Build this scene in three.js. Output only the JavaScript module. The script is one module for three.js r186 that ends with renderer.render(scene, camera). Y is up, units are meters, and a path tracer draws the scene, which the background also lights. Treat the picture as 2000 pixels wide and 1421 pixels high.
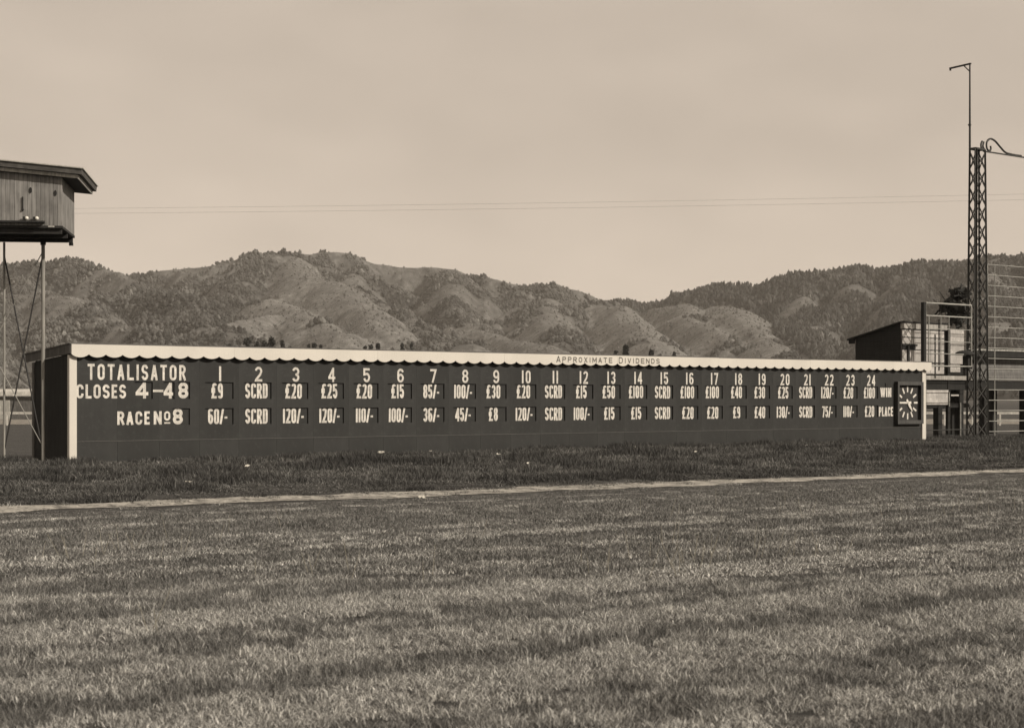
import * as THREE from 'three';
import { mergeGeometries } from 'three/addons/utils/BufferGeometryUtils.js';

// ------------------------------------------------------------------ camera, sky, sun, exposure
const scene = new THREE.Scene();
const EYE = 2.09;                                       // eye height over the mown field
const camera = new THREE.PerspectiveCamera(2 * Math.atan(1421 / 2 / 3600) * 180 / Math.PI, 2000 / 1421, 0.5, 12000);
camera.position.set(0, EYE, 0);
camera.lookAt(0, EYE, -50);
camera.setViewOffset(2000, 1421, 0, -66.5, 2000, 1421);  // rising front: the horizon lies below the middle
camera.focus = 52; camera.userData.fStop = 4.2;
camera.updateProjectionMatrix();

const renderer = new THREE.WebGLRenderer({ antialias: true });
renderer.toneMapping = THREE.LinearToneMapping;
renderer.toneMappingExposure = 1.25;
renderer.shadowMap.enabled = true;

// ---- noise
function hash(x, y, s = 0) { let h = (Math.imul(x | 0, 374761393) + Math.imul(y | 0, 668265263) + Math.imul(s | 0, 1274126177)) | 0; h = Math.imul(h ^ (h >>> 13), 1274126177); h ^= h >>> 16; h = Math.imul(h, 2246822519); h ^= h >>> 13; return (h >>> 0) / 4294967296; }
function vnoise(x, y, s = 0, px = 0, py = 0) {
  let xi = Math.floor(x), yi = Math.floor(y); const fx = x - xi, fy = y - yi, u = fx * fx * (3 - 2 * fx), v = fy * fy * (3 - 2 * fy);
  let x1 = xi + 1, y1 = yi + 1; if (px) { xi = ((xi % px) + px) % px; x1 = ((x1 % px) + px) % px; } if (py) { yi = ((yi % py) + py) % py; y1 = ((y1 % py) + py) % py; }
  const a = hash(xi, yi, s), b = hash(x1, yi, s), c = hash(xi, y1, s), d = hash(x1, y1, s);
  return a + (b - a) * u + (c - a) * v + (a - b - c + d) * u * v;
}
function fbm(x, y, o = 4, s = 0, p = 0, q = 0) { let t = 0, a = 0.5, n = 0, k = 1; for (let i = 0; i < o; i++) { t += a * vnoise(x * k, y * k, s + i * 17, p * k, q * k); n += a; a *= 0.5; k *= 2; } return t / n; }
let seed = 12345;
const rnd = () => { seed = (Math.imul(seed, 1664525) + 1013904223) >>> 0; return seed / 4294967296; };
const rr = (a, b) => a + (b - a) * rnd();
const clamp = (x, a = 0, b = 1) => Math.min(b, Math.max(a, x));
const smooth = (a, b, x) => { const t = clamp((x - a) / (b - a)); return t * t * (3 - 2 * t); };

// ---- sky: pale, thinly clouded, deeper overhead
const SKW = 1024, SKH = 512, sky = new Float32Array(SKW * SKH * 4);
for (let j = 0; j < SKH; j++) {
  const el = ((j + 0.5) / SKH - 0.5) * Math.PI, up = Math.max(0, Math.sin(el));
  for (let i = 0; i < SKW; i++) {
    const az = (i / SKW) * Math.PI * 2;
    const g = Math.exp(-up * 9);
    let lum = 0.418 + 0.26 * g;
    const c = fbm(i / SKW * 24, el * 14, 4, 5, 24, 0) - 0.5, c2 = fbm(i / SKW * 60 + el * 3, el * 40, 3, 9, 60, 0) - 0.5;
    const c3 = fbm(i / SKW * 110 + el * 9, el * 46, 4, 13, 110, 0) - 0.5;
    lum *= 1 + 0.13 * c + 0.05 * c2 + 0.14 * c3;
    const o = (j * SKW + i) * 4;
    sky[o] = lum; sky[o + 1] = lum * (0.845 + 0.005 * (1 - g)); sky[o + 2] = lum * (0.69 + 0.015 * (1 - g)); sky[o + 3] = 1;
  }
}
const skyTex = new THREE.DataTexture(sky, SKW, SKH, THREE.RGBAFormat, THREE.FloatType);
skyTex.mapping = THREE.EquirectangularReflectionMapping; skyTex.magFilter = THREE.LinearFilter; skyTex.needsUpdate = true;
scene.background = skyTex; scene.environment = skyTex;

const sun = new THREE.DirectionalLight(new THREE.Color().setRGB(1, 0.9, 0.78), 3.0);
const SUN = new THREE.Vector3(0.87, 0.61, 0.49).normalize();
sun.position.copy(SUN).multiplyScalar(120).add(new THREE.Vector3(3, 0, -50));
sun.target.position.set(3, 0, -50);
sun.castShadow = true; sun.shadow.mapSize.set(4096, 4096);
Object.assign(sun.shadow.camera, { left: -70, right: 70, top: 60, bottom: -60, near: 1, far: 400 });
scene.add(sun, sun.target);
scene.fog = new THREE.FogExp2(new THREE.Color().setRGB(0.92, 0.87, 0.79), 0.00009);

// ------------------------------------------------------------------ helpers
const numbers = {};
const numbered = (n) => { const k = numbers[n] = (numbers[n] ?? -1) + 1; return k ? n + '_' + String(k).padStart(3, '0') : n; };
const lin = (r, g, b) => new THREE.Color().setRGB(r, g ?? r, b ?? r);
function tag(o, label, category, group, kind) { o.userData = { label, category }; if (group) o.userData.group = group; if (kind) o.userData.kind = kind; return o; }
function addTop(o, name) { o.name = numbered(name); scene.add(o); return o; }
function metric(g) {                                    // uv in metres from the face directions
  if (g.index) g = g.toNonIndexed();
  g.computeVertexNormals();
  const p = g.attributes.position, n = g.attributes.normal, uv = new Float32Array(p.count * 2);
  for (let i = 0; i < p.count; i++) {
    const ax = Math.abs(n.getX(i)), ay = Math.abs(n.getY(i)), az = Math.abs(n.getZ(i));
    uv[2 * i] = az >= ax && az >= ay ? p.getX(i) : ay >= ax ? p.getX(i) : p.getZ(i);
    uv[2 * i + 1] = ay > ax && ay > az ? p.getZ(i) : p.getY(i);
  }
  g.setAttribute('uv', new THREE.BufferAttribute(uv, 2));
  return g;
}
const box = (w, h, d, x = 0, y = 0, z = 0) => metric(new THREE.BoxGeometry(w, h, d).translate(x, y, z));
const box2 = (x0, x1, y0, y1, z0, z1) => box(x1 - x0, y1 - y0, z1 - z0, (x0 + x1) / 2, (y0 + y1) / 2, (z0 + z1) / 2);
const V = (x, y, z) => new THREE.Vector3(x, y, z);
function bar(a, b, w, d = w) {                          // square bar between two points
  const g = new THREE.BoxGeometry(w, a.distanceTo(b), d), q = new THREE.Quaternion().setFromUnitVectors(V(0, 1, 0), b.clone().sub(a).normalize());
  return metric(g.applyQuaternion(q).translate((a.x + b.x) / 2, (a.y + b.y) / 2, (a.z + b.z) / 2));
}
function rod(a, b, r0, r1 = r0, n = 8) {
  const g = new THREE.CylinderGeometry(r1, r0, a.distanceTo(b), n), q = new THREE.Quaternion().setFromUnitVectors(V(0, 1, 0), b.clone().sub(a).normalize());
  return g.applyQuaternion(q).translate((a.x + b.x) / 2, (a.y + b.y) / 2, (a.z + b.z) / 2);
}
function prism(pts, depth, z = 0) { const g = new THREE.ExtrudeGeometry(new THREE.Shape(pts.map(([x, y]) => new THREE.Vector2(x, y))), { depth, bevelEnabled: false }); g.translate(0, 0, z); return metric(g); }
function part(name, geo, mat, parent) { const m = new THREE.Mesh(geo, mat); m.name = name; m.castShadow = m.receiveShadow = true; parent.add(m); return m; }
const merge = (list) => mergeGeometries(list.map((g) => { const h = g.index ? g.toNonIndexed() : g; for (const k of Object.keys(h.attributes)) if (!['position', 'normal', 'uv'].includes(k)) h.deleteAttribute(k); return h; }));

// ---- textures: grain, stains, wear
function tex(n, f, srgb = true) {
  const d = new Uint8Array(n * n * 4);
  for (let j = 0; j < n; j++) for (let i = 0; i < n; i++) { const v = f(i / n, j / n), o = (j * n + i) * 4; for (let c = 0; c < 3; c++) d[o + c] = clamp(Array.isArray(v) ? v[c] : v) * 255; d[o + 3] = 255; }
  const t = new THREE.DataTexture(d, n, n); t.wrapS = t.wrapT = THREE.RepeatWrapping; t.magFilter = THREE.LinearFilter; t.minFilter = THREE.LinearMipmapLinearFilter; t.generateMipmaps = true;
  if (srgb) t.colorSpace = THREE.SRGBColorSpace; t.needsUpdate = true; return t;
}
const scaled = (t, a, b = a) => { const c = t.clone(); c.repeat.set(a, b); c.needsUpdate = true; return c; };
const paintTex = tex(512, (u, v) => 0.86 + 0.3 * (fbm(u * 7, v * 7, 5, 1, 7, 7) - 0.5) + 0.12 * smooth(0.66, 0.74, fbm(u * 30, v * 30, 3, 8, 30, 30)) + 0.13 * (fbm(u * 40, v * 5, 3, 2, 40, 5) - 0.5) + 0.08 * (hash(u * 512, v * 512, 3) - 0.5));
const softTex = tex(256, (u, v) => 0.95 + 0.07 * (fbm(u * 6, v * 6, 5, 15, 6, 6) - 0.5) + 0.03 * (hash(u * 256, v * 256, 16) - 0.5));
const woodTex = tex(512, (u, v) => 0.84 + 0.3 * (fbm(u * 48, v * 3, 4, 4, 48, 3) - 0.5) + 0.2 * (fbm(u * 6, v * 6, 4, 6, 6, 6) - 0.5) + 0.06 * (hash(u * 512, v * 512, 7) - 0.5));
const turfTex = tex(1024, (u, v) => { const a = fbm(u * 160, v * 160, 3, 11, 160, 160), b = fbm(u * 9, v * 9, 5, 12, 9, 9), c = hash(u * 1024, v * 1024, 13); return 0.62 + 0.75 * (a - 0.5) + 0.45 * (b - 0.5) + 0.3 * (c - 0.5); });
const dirtTex = tex(512, (u, v) => 0.8 - 0.25 * smooth(0.6, 0.72, fbm(u * 24, v * 24, 3, 24, 24, 24)) + 0.5 * (fbm(u * 10, v * 10, 5, 21, 10, 10) - 0.5) + 0.3 * (fbm(u * 90, v * 90, 2, 22, 90, 90) - 0.5) + 0.14 * (hash(u * 512, v * 512, 23) - 0.5));
const rustTex = tex(256, (u, v) => 0.8 + 0.4 * (fbm(u * 14, v * 14, 4, 31, 14, 14) - 0.5));
const mat = (c, o = {}) => new THREE.MeshStandardMaterial({ color: c, roughness: 0.85, ...o });
const M = {
  boardPaint: mat(lin(0.0265, 0.0275, 0.0255), { map: scaled(paintTex, 0.37), roughness: 0.7, bumpMap: scaled(paintTex, 0.37), bumpScale: 0.002 }),
  boardPaint2: mat(lin(0.0245, 0.0255, 0.0235), { map: scaled(paintTex, 0.31), roughness: 0.75, bumpMap: scaled(paintTex, 0.31), bumpScale: 0.002 }),
  plate: mat(lin(0.022, 0.023, 0.021), { map: scaled(paintTex, 0.9), roughness: 0.7 }),
  liner: mat(lin(0.02, 0.02, 0.019), { roughness: 0.9 }),
  white: mat(lin(0.70, 0.67, 0.6), { map: scaled(softTex, 0.2), roughness: 0.6, bumpMap: scaled(woodTex, 0.5), bumpScale: 0.002 }),
  letter: mat(lin(0.8, 0.77, 0.7), { map: scaled(paintTex, 1.1), roughness: 0.65 }),
  inkDark: mat(lin(0.06, 0.055, 0.045), { roughness: 0.7 }),
  darkWall: mat(lin(0.03, 0.03, 0.028), { map: scaled(woodTex, 0.8), roughness: 0.9 }),
  trimGrey: mat(lin(0.17, 0.165, 0.155), { map: scaled(woodTex, 0.7) }),
  moulding: mat(lin(0.13, 0.128, 0.12), { map: scaled(paintTex, 0.7) }),
  hutWall: [0.33, 0.36, 0.3, 0.37].map((a) => mat(lin(a, a * 0.98, a * 0.93), { map: scaled(woodTex, 1.0, 0.8), bumpMap: scaled(woodTex, 1, 0.8), bumpScale: 0.002 })),
  greyBoard: [0.2, 0.24].map((a) => mat(lin(a, a * 0.98, a * 0.93), { map: scaled(woodTex, 0.8, 1) })),
  hutRoof: mat(lin(0.12, 0.115, 0.105), { map: scaled(rustTex, 0.6) }),
  hutTrim: mat(lin(0.6, 0.59, 0.54), { map: scaled(woodTex, 0.7) }),
  hutDark: mat(lin(0.035, 0.034, 0.032), { map: scaled(woodTex, 0.8) }),
  pole: mat(lin(0.45, 0.44, 0.4), { map: scaled(rustTex, 1), roughness: 0.55 }),
  poleDark: mat(lin(0.045, 0.044, 0.042), { map: scaled(rustTex, 1), roughness: 0.6 }),
  lamp: mat(lin(0.8, 0.78, 0.7), { roughness: 0.3 }),
  steelDark: mat(lin(0.05, 0.05, 0.045), { map: scaled(rustTex, 0.8), roughness: 0.6 }),
  steelPale: mat(lin(0.5, 0.5, 0.46), { map: scaled(rustTex, 0.8), roughness: 0.5 }),
  sheet: [0.56, 0.52, 0.6, 0.54].map((a) => mat(lin(a, a * 0.96, a * 0.9), { map: scaled(paintTex, 0.4), roughness: 0.8 })),
  standDark: mat(lin(0.022, 0.022, 0.02), { map: scaled(woodTex, 0.6), roughness: 0.9 }),
  standBeam: mat(lin(0.52, 0.5, 0.46), { map: scaled(woodTex, 0.6) }),
  paper: mat(lin(0.8, 0.77, 0.68)),
  rail: mat(lin(0.72, 0.7, 0.64), { map: scaled(paintTex, 0.5) }),
  wire: mat(lin(0.2, 0.19, 0.18), { roughness: 0.5 }),
};

// ------------------------------------------------------------------ the lie of the land
// "Board frame": origin at the near lower corner of the totalisator board, x along the board, z out of its face.
const BASE = 0.45, ORIGIN = V(-11.09, BASE, -46.06), CA = 0.7474, SA = 0.6644, TURN = Math.atan2(SA, CA);
const toWorld = (x, y, z) => V(ORIGIN.x + CA * x + SA * z, ORIGIN.y + y, ORIGIN.z - SA * x + CA * z);
const toLocal = (X, Z) => { const a = X - ORIGIN.x, b = Z - ORIGIN.z; return [a * CA - b * SA, a * SA + b * CA]; };
const pathAt = (s) => 11.2 + 0.077 * s - 0.0006 * (s - 8) * (s - 8) * 0.5;
function rows(s, z) {                                   // mown swaths lying along the field, -1..1
  const w = z + 0.12 * (fbm(s * 0.08, z * 0.12, 2, 41) - 0.5) * 2;
  return clamp(0.42 * Math.sin(w * 2 * Math.PI / 2.25 + 0.9) + 0.26 * Math.sin(w * 2 * Math.PI / 0.94) + 0.6 * (vnoise(s * 0.012, w * 2.1, 42) * 2 - 1), -1, 1);
}
function ground(s, z) {
  const c = pathAt(s), e = c - 1.15 - z;                // metres past the far edge of the worn strip
  let h = BASE * (0.24 * smooth(-2.0, 0.25, e) + 0.1 * smooth(0, 0.5, e) + 0.66 * smooth(0.4, 9.5, e));
  h *= 1 - smooth(6, 24, -z);
  const off = smooth(1.5, 2.6, Math.abs(z - c)), near = smooth(80, 50, Math.abs(s)) * smooth(-14, -8, z);
  h += off * near * (0.07 * (fbm(s * 0.5, z * 0.7, 3, 43) - 0.5)) * (e > 0 && z > 0.4 ? 1.6 : 0.6);
  if (e < 0) h += off * near * 0.035 * rows(s, z);
  if (z < 0.5) h = Math.min(h, BASE + 0.01);
  return h;
}
const groundW = (X, Z) => { const [s, z] = toLocal(X, Z); return ground(s, z); };
{
  const ax = (a, b, st, lo, hi) => { const r = [...lo]; for (let x = a; x <= b + 1e-6; x += st) r.push(x); return [...r, ...hi]; };
  const S = ax(-46, 62, 0.4, [-5000, -2500, -1200, -600, -300, -160, -100, -70, -54], [70, 90, 130, 200, 350, 700, 1400, 2800, 5000]);
  const Z = ax(-26, 46, 0.4, [-5000, -2500, -1200, -600, -300, -160, -90, -55, -36], [50, 60, 80, 140, 300, 800, 2000]);
  const P = [], U = [], I = [], C = [];
  for (let j = 0; j < Z.length; j++) for (let i = 0; i < S.length; i++) {
    const p = toWorld(S[i], 0, Z[j]); P.push(p.x, ground(S[i], Z[j]), p.z); U.push(S[i] / 5, Z[j] / 5);
    const t = 0.86 + 0.3 * (fbm(S[i] * 0.06, Z[j] * 0.06, 3, 44) - 0.5); C.push(t, t, t);
    if (i && j) { const a = (j - 1) * S.length + i - 1, b = a + 1, c = a + S.length, d = c + 1; I.push(a, c, b, b, c, d); }
  }
  const g = new THREE.BufferGeometry(); g.setAttribute('position', new THREE.Float32BufferAttribute(P, 3)); g.setAttribute('uv', new THREE.Float32BufferAttribute(U, 2)); g.setAttribute('color', new THREE.Float32BufferAttribute(C, 3)); g.setIndex(I); g.computeVertexNormals();
  const m = new THREE.Mesh(g, mat(lin(0.13, 0.127, 0.118), { map: turfTex, vertexColors: true, roughness: 1, bumpMap: turfTex, bumpScale: 0.02 }));
  m.receiveShadow = m.castShadow = true; addTop(m, 'ground'); tag(m, 'flat turf of the racecourse and the low bank under the board', 'ground', null, 'structure');
}
{ // worn pale strip along the foot of the bank
  const P = [], U = [], I = [], K = 8; let n = 0;
  for (let s = -40; s <= 60; s += 0.25, n++) {
    const c = pathAt(s), a = c - 0.6 - 0.35 * (fbm(s * 0.9, 1, 4, 51) - 0.5) * 2 * 0.9, b = c + 0.2 + 0.35 * (fbm(s * 0.7, 9, 4, 52) - 0.5) * 2 * 0.9;
    for (let k = 0; k <= K; k++) { const z = a + (b - a) * k / K, p = toWorld(s, 0, z); P.push(p.x, Math.max(ground(s, z), 0) + 0.012, p.z); U.push(s / 3, z / 3); if (n && k) { const q = (n - 1) * (K + 1) + k - 1; I.push(q, q + 1, q + K + 1, q + 1, q + K + 2, q + K + 1); } }
  }
  const g = new THREE.BufferGeometry(); g.setAttribute('position', new THREE.Float32BufferAttribute(P, 3)); g.setAttribute('uv', new THREE.Float32BufferAttribute(U, 2)); g.setIndex(I); g.computeVertexNormals();
  const m = new THREE.Mesh(g, mat(lin(0.5, 0.48, 0.43), { map: dirtTex, roughness: 1, bumpMap: dirtTex, bumpScale: 0.015, side: THREE.DoubleSide }));
  m.receiveShadow = true; addTop(m, 'path'); tag(m, 'pale worn strip of dry earth along the foot of the bank', 'path', null, 'structure');
}
{ // the far running track
  const g = new THREE.PlaneGeometry(900, 34, 90, 2).rotateX(-Math.PI / 2); const uv = g.attributes.uv; for (let i = 0; i < uv.count; i++) uv.setXY(i, uv.getX(i) * 150, uv.getY(i) * 6);
  const m = new THREE.Mesh(g, mat(lin(0.36, 0.335, 0.29), { map: dirtTex, roughness: 1 })); m.position.set(0, 0.006, -164); m.rotation.y = 0.02; m.receiveShadow = true;
  addTop(m, 'race_track'); tag(m, 'pale far running track beyond the white rail', 'track', null, 'structure');
}

// ------------------------------------------------------------------ hills
// ridge lines: [x, z, height, openness] ; openness 1 = pasture, 0 = bush
const RIDGES = [{ o: 0.12, k: 0.6, p: [[-695, -2050, 137.7], [-642, -2100, 144.1], [-575, -2150, 155.4], [-502, -2150, 159.5], [-436, -2050, 142.3], [-385, -1950, 122.8], [-320, -1800, 93.1], [-261, -1650, 64.5], [-224, -1550, 44.0]] },
  { o: 0.55, k: 0.82, p: [[-539, -1980, 118.4], [-435, -1800, 98.6], [-362, -1650, 75.6], [-283, -1500, 45.8]] },
  { o: 0.1, k: 0.82, p: [[-575, -2150, 152.6], [-500, -1800, 87.6], [-433, -1500, 31.2]] },
  { o: 0.28, k: 0.6, p: [[-535, -2500, 160.2], [-476, -2450, 169.2], [-387, -2400, 172.4], [-339, -2350, 181.9], [-287, -2350, 181.9], [-247, -2400, 191.8], [-207, -2400, 187.8], [-177, -2450, 178.8], [-136, -2450, 174.7], [-88, -2450, 172.6], [-27, -2400, 153.8], [20, -2400, 145.1], [50, -2400, 148.4], [88, -2450, 142.0], [139, -2500, 131.0], [174, -2550, 124.5]] },
  { o: 0.05, k: 0.6, p: [[174, -2550, 121.9], [225, -2450, 134.6], [261, -2350, 142.6], [307, -2300, 140.1], [338, -2250, 149.5], [388, -2250, 157.6], [416, -2200, 156.4], [440, -2200, 150.9], [478, -2150, 154.5], [513, -2100, 152.6], [547, -2050, 154.5], [611, -2000, 154.5], [722, -2000, 151.8]] },
  { o: 0.9, k: 0.82, p: [[-287, -2350, 181.0], [-245, -2150, 147.2], [-211, -2050, 131.4], [-179, -1950, 111.5], [-140, -1800, 85.6], [-110, -1650, 60.3]] },
  { o: 1, k: 0.82, p: [[-249, -1950, 103.4], [-211, -1800, 84.6], [-179, -1700, 72.5], [-140, -1580, 55.6]] },
  { o: 1, k: 0.82, p: [[-211, -1800, 84.6], [-232, -1760, 77.9], [-244, -1600, 50.5]] },
  { o: 0.3, k: 0.82, p: [[-207, -2400, 176.1], [-167, -2150, 121.7], [-133, -2000, 93.6], [-78, -1800, 65.1], [-46, -1650, 47.1]] },
  { o: 0.95, k: 0.82, p: [[-80, -2050, 80.1], [-44, -1850, 63.2], [-26, -1850, 67.4], [5, -1750, 56.5], [40, -1600, 40.8]] },
  { o: 0.2, k: 0.82, p: [[-88, -2450, 169.6], [-75, -2250, 133.7], [-58, -2100, 101.3], [-38, -1950, 72.3]] },
  { o: 0.35, k: 0.82, p: [[50, -2400, 146.4], [38, -2250, 122.2], [46, -2050, 88.5], [57, -1850, 59.2]] },
  { o: 1, k: 0.82, p: [[86, -2200, 106.0], [119, -2150, 106.0], [133, -2000, 88.2], [141, -1750, 54.1], [142, -1650, 42.0]] },
  { o: 0.95, k: 0.82, p: [[174, -2450, 117.1], [189, -2200, 111.5], [206, -2000, 86.5], [214, -1750, 53.1]] },
  { o: 0.95, k: 0.82, p: [[223, -2200, 110.3], [244, -2000, 93.8], [248, -1820, 68.8], [244, -1600, 36.3]] },
  { o: 0, k: 0.82, p: [[338, -2250, 144.2], [319, -2050, 102.6], [300, -1800, 64.6], [284, -1600, 34.8]] },
  { o: 0.1, k: 0.82, p: [[416, -2200, 153.1], [376, -2050, 119.7], [338, -1900, 89.5], [287, -1720, 56.8]] },
  { o: 0, k: 0.82, p: [[478, -2150, 152.6], [422, -1950, 113.6], [369, -1750, 77.3], [308, -1500, 36.5]] },
  { o: 0.1, k: 0.82, p: [[547, -2050, 153.8], [460, -1800, 104.6], [400, -1550, 55.1]] },
  { o: 0, k: 0.82, p: [[-339, -2350, 177.9], [-309, -2100, 123.7], [-296, -1900, 85.2], [-274, -1700, 52.3]] }];
const SEG = [];
for (const r of RIDGES) for (let i = 0; i + 1 < r.p.length; i++) SEG.push({ a: r.p[i], b: r.p[i + 1], o: r.o, k: r.k ?? 0.5 });
function hill(x, z) {
  let best = -50, open = 0, d0 = 0;
  const wx = x + 34 * (fbm(x * 0.006, z * 0.006, 3, 61) - 0.5) * 2, wz = z + 34 * (fbm(x * 0.006, z * 0.006, 3, 62) - 0.5) * 2;
  for (const s of SEG) {
    const ax = s.a[0], az = s.a[1], bx = s.b[0] - ax, bz = s.b[1] - az, t = clamp(((wx - ax) * bx + (wz - az) * bz) / (bx * bx + bz * bz));
    const d = Math.hypot(wx - ax - bx * t, wz - az - bz * t), h = s.a[2] + (s.b[2] - s.a[2]) * t - s.k * (Math.sqrt(d * d + 120) - 10.9) * (1 - 0.0005 * Math.min(d, 600));
    if (h > best) { best = h; open = s.o; d0 = d; }
  }
  const fold = Math.abs(fbm(x * 0.0085 + 3, z * 0.0045, 3, 65) * 2 - 1), fold2 = Math.abs(fbm(x * 0.02, z * 0.011, 3, 66) * 2 - 1), fold3 = Math.abs(fbm(x * 0.045, z * 0.024, 3, 67) * 2 - 1);
  best += smooth(0, 50, best) * (0.12 + 0.88 * smooth(0, 60, d0)) * (60 * (0.2 - fold) + 30 * (0.2 - fold2) + 15 * (0.2 - fold3)) * (open > 0.8 ? 0.6 : 1) + 6 * (fbm(x * 0.011, z * 0.011, 4, 63) - 0.5) * smooth(-10, 60, best) + 2.5 * (fbm(x * 0.05, z * 0.05, 2, 64) - 0.5);
  return [best + 2.5, open, d0];
}
{
  const X0 = -1050, X1 = 1050, Z0 = -2950, Z1 = -1150, ST = 6, nx = Math.round((X1 - X0) / ST), nz = Math.round((Z1 - Z0) / ST);
  const H = new Float32Array((nx + 1) * (nz + 1)), O = new Float32Array(H.length), F = new Float32Array(H.length), P = [], C = [], I = [], U = [];
  for (let j = 0; j <= nz; j++) for (let i = 0; i <= nx; i++) {
    const x = X0 + i * ST, z = Z0 + j * ST, [h, o, d] = hill(x, z), k = j * (nx + 1) + i;
    H[k] = h; O[k] = o; 
    const n = fbm(x * 0.012, z * 0.012, 4, 71);
    F[k] = clamp((0.58 - o) * 1.6 + (n - 0.5) * 3.0 + (fbm(x * 0.045, z * 0.045, 3, 72) - 0.5) * 2.2 + smooth(40, 110, d) * 0.8 * (o < 0.85 ? 1 : 0.55));
    const g = 0.34 + 0.24 * (n - 0.45) + 0.16 * (fbm(x * 0.03, z * 0.03, 3, 77) - 0.5) + 0.04 * (hash(i, j, 3) - 0.5), b = THREE.MathUtils.lerp(g + 0.04 * o, 0.06, F[k]);
    P.push(x, h, z); C.push(b, b * 0.99, b * 0.94); U.push(x / 40, z / 40);
    if (i && j) { const a = (j - 1) * (nx + 1) + i - 1, b2 = a + 1, c = a + nx + 1, d2 = c + 1; I.push(a, c, b2, b2, c, d2); }
  }
  const g = new THREE.BufferGeometry(); g.setAttribute('position', new THREE.Float32BufferAttribute(P, 3)); g.setAttribute('color', new THREE.Float32BufferAttribute(C, 3)); g.setAttribute('uv', new THREE.Float32BufferAttribute(U, 2)); g.setIndex(I); g.computeVertexNormals();
  const m = new THREE.Mesh(g, mat(0xffffff, { vertexColors: true, roughness: 1, map: scaled(turfTex, 1) })); m.castShadow = m.receiveShadow = true;
  addTop(m, 'hills'); tag(m, 'steep bush and pasture hills closing the valley behind the racecourse', 'hills', null, 'structure');

  // bush and pines on the hills: one mass
  const at = (A, x, z) => { const u = clamp((x - X0) / ST, 0, nx - 1e-3), v = clamp((z - Z0) / ST, 0, nz - 1e-3), i = u | 0, j = v | 0, a = u - i, b = v - j, k = j * (nx + 1) + i; return (A[k] * (1 - a) + A[k + 1] * a) * (1 - b) + (A[k + nx + 1] * (1 - a) + A[k + nx + 2] * a) * b; };
  const clump = (n, sy) => {
    const L = []; for (let c = 0; c < 4; c++) { const g = new THREE.IcosahedronGeometry(0.5 + 0.28 * hash(n, c, 1), 0); const p = g.attributes.position; for (let i = 0; i < p.count; i++) { const q = 0.75 + 0.5 * hash(Math.round(p.getX(i) * 97) + n, Math.round(p.getY(i) * 89) + c, Math.round(p.getZ(i) * 83)); p.setXYZ(i, p.getX(i) * q, p.getY(i) * q * sy, p.getZ(i) * q); }
      const a = c * 2.1 + n; g.translate(Math.cos(a) * (c ? 0.5 : 0), sy * (0.55 + 0.5 * hash(n, c, 2) - (c ? 0.1 : -0.35)), Math.sin(a) * (c ? 0.5 : 0)); L.push(g); }
    const m = merge(L); m.computeVertexNormals(); return m;
  };
  const lump = (n, sy, cone) => {
    const g = new THREE.IcosahedronGeometry(1, 1), p = g.attributes.position;
    for (let i = 0; i < p.count; i++) {
      const x = p.getX(i), y = p.getY(i), z = p.getZ(i), q = 0.72 + 0.6 * hash(Math.round(x * 97) + n * 31, Math.round(y * 89), Math.round(z * 83)), c = cone ? 1 - 0.62 * clamp((y + 0.6) / 1.6) : 1;
      p.setXYZ(i, x * q * c, y * q * sy + sy * 0.7, z * q * c);
    }
    g.computeVertexNormals(); return g;
  };
  const kinds = [clump(1, 1), clump(2, 1.25), clump(3, 0.8), clump(4, 1.7), lump(5, 1.75, 1)], list = kinds.map(() => []);
  const CELL = 4.1, mt = new THREE.Matrix4(), q = new THREE.Quaternion();
  for (let z = -2620; z < -1200; z += CELL) for (let x = z * 0.39; x < -z * 0.39; x += CELL) {
    const X = x + rr(-2, 2), Z = z + rr(-2, 2), h = at(H, X, Z), f = at(F, X, Z), e = rnd(), tone0 = rnd(), turn = rr(0, 6.28), kk = rnd(), sz = rnd();
    if (h < 2) continue;
    if (at(H, X * (1 - 14 / -Z), Z + 14) > h + 9.5) continue;               // far slopes that nothing sees
    const pine = X > 150 - (-Z - 1500) * 0.02 && at(O, X, Z) < 0.4;
    if (e > (f > 0.35 ? 0.35 + 0.65 * f : 0.3 + 0.35 * f)) continue;
    const k = pine ? (kk < 0.3 ? 4 : kk < 0.7 ? 3 : 1) : kk < 0.4 ? 0 : kk < 0.75 ? 1 : 2;
    const r = f > 0.35 ? (pine ? 1.5 + 1.3 * sz * sz : 1.5 + 2.0 * sz * sz * sz) : 0.4 + 1.1 * sz * sz * sz;
    const patch = 0.5 * fbm(X * 0.02, Z * 0.02, 3, 75) + 0.5 * fbm(X * 0.007, Z * 0.005, 2, 76);
    const tn = (pine ? 0.055 : 0.075) * (0.3 + 1.05 * tone0 * tone0 + 1.7 * (patch - 0.46)) * 1.15 + 0.012 + (tone0 > 0.985 ? 0.06 : 0);
    const tt = f > 0.35 ? tn : tn * 0.6 + 0.075;
    list[k].push([X, h - r * 0.25, Z, r * rr(0.85, 1.2), r * rr(0.85, 1.25), turn, tt]);
  }
  const grp = new THREE.Group(); const bushMat = mat(0xffffff, { roughness: 1 });
  list.forEach((L, k) => {
    const im = new THREE.InstancedMesh(kinds[k], bushMat, L.length); im.name = 'treetops'; im.castShadow = im.receiveShadow = true;
    L.forEach(([x, y, z, r, ry, t, tn], i) => { q.setFromAxisAngle(V(0, 1, 0), t); im.setMatrixAt(i, mt.compose(V(x, y, z), q, V(r, ry, r))); im.setColorAt(i, lin(tn, tn * 0.995, tn * 0.94)); });
    grp.add(im);
  });
  addTop(grp, 'forest'); tag(grp, 'native bush and pine plantation covering the gullies and ridges of the hills', 'forest', null, 'stuff');
  console.log('forest', list.map((l) => l.length).join(' '), 'hill verts', P.length / 3);
}

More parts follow.
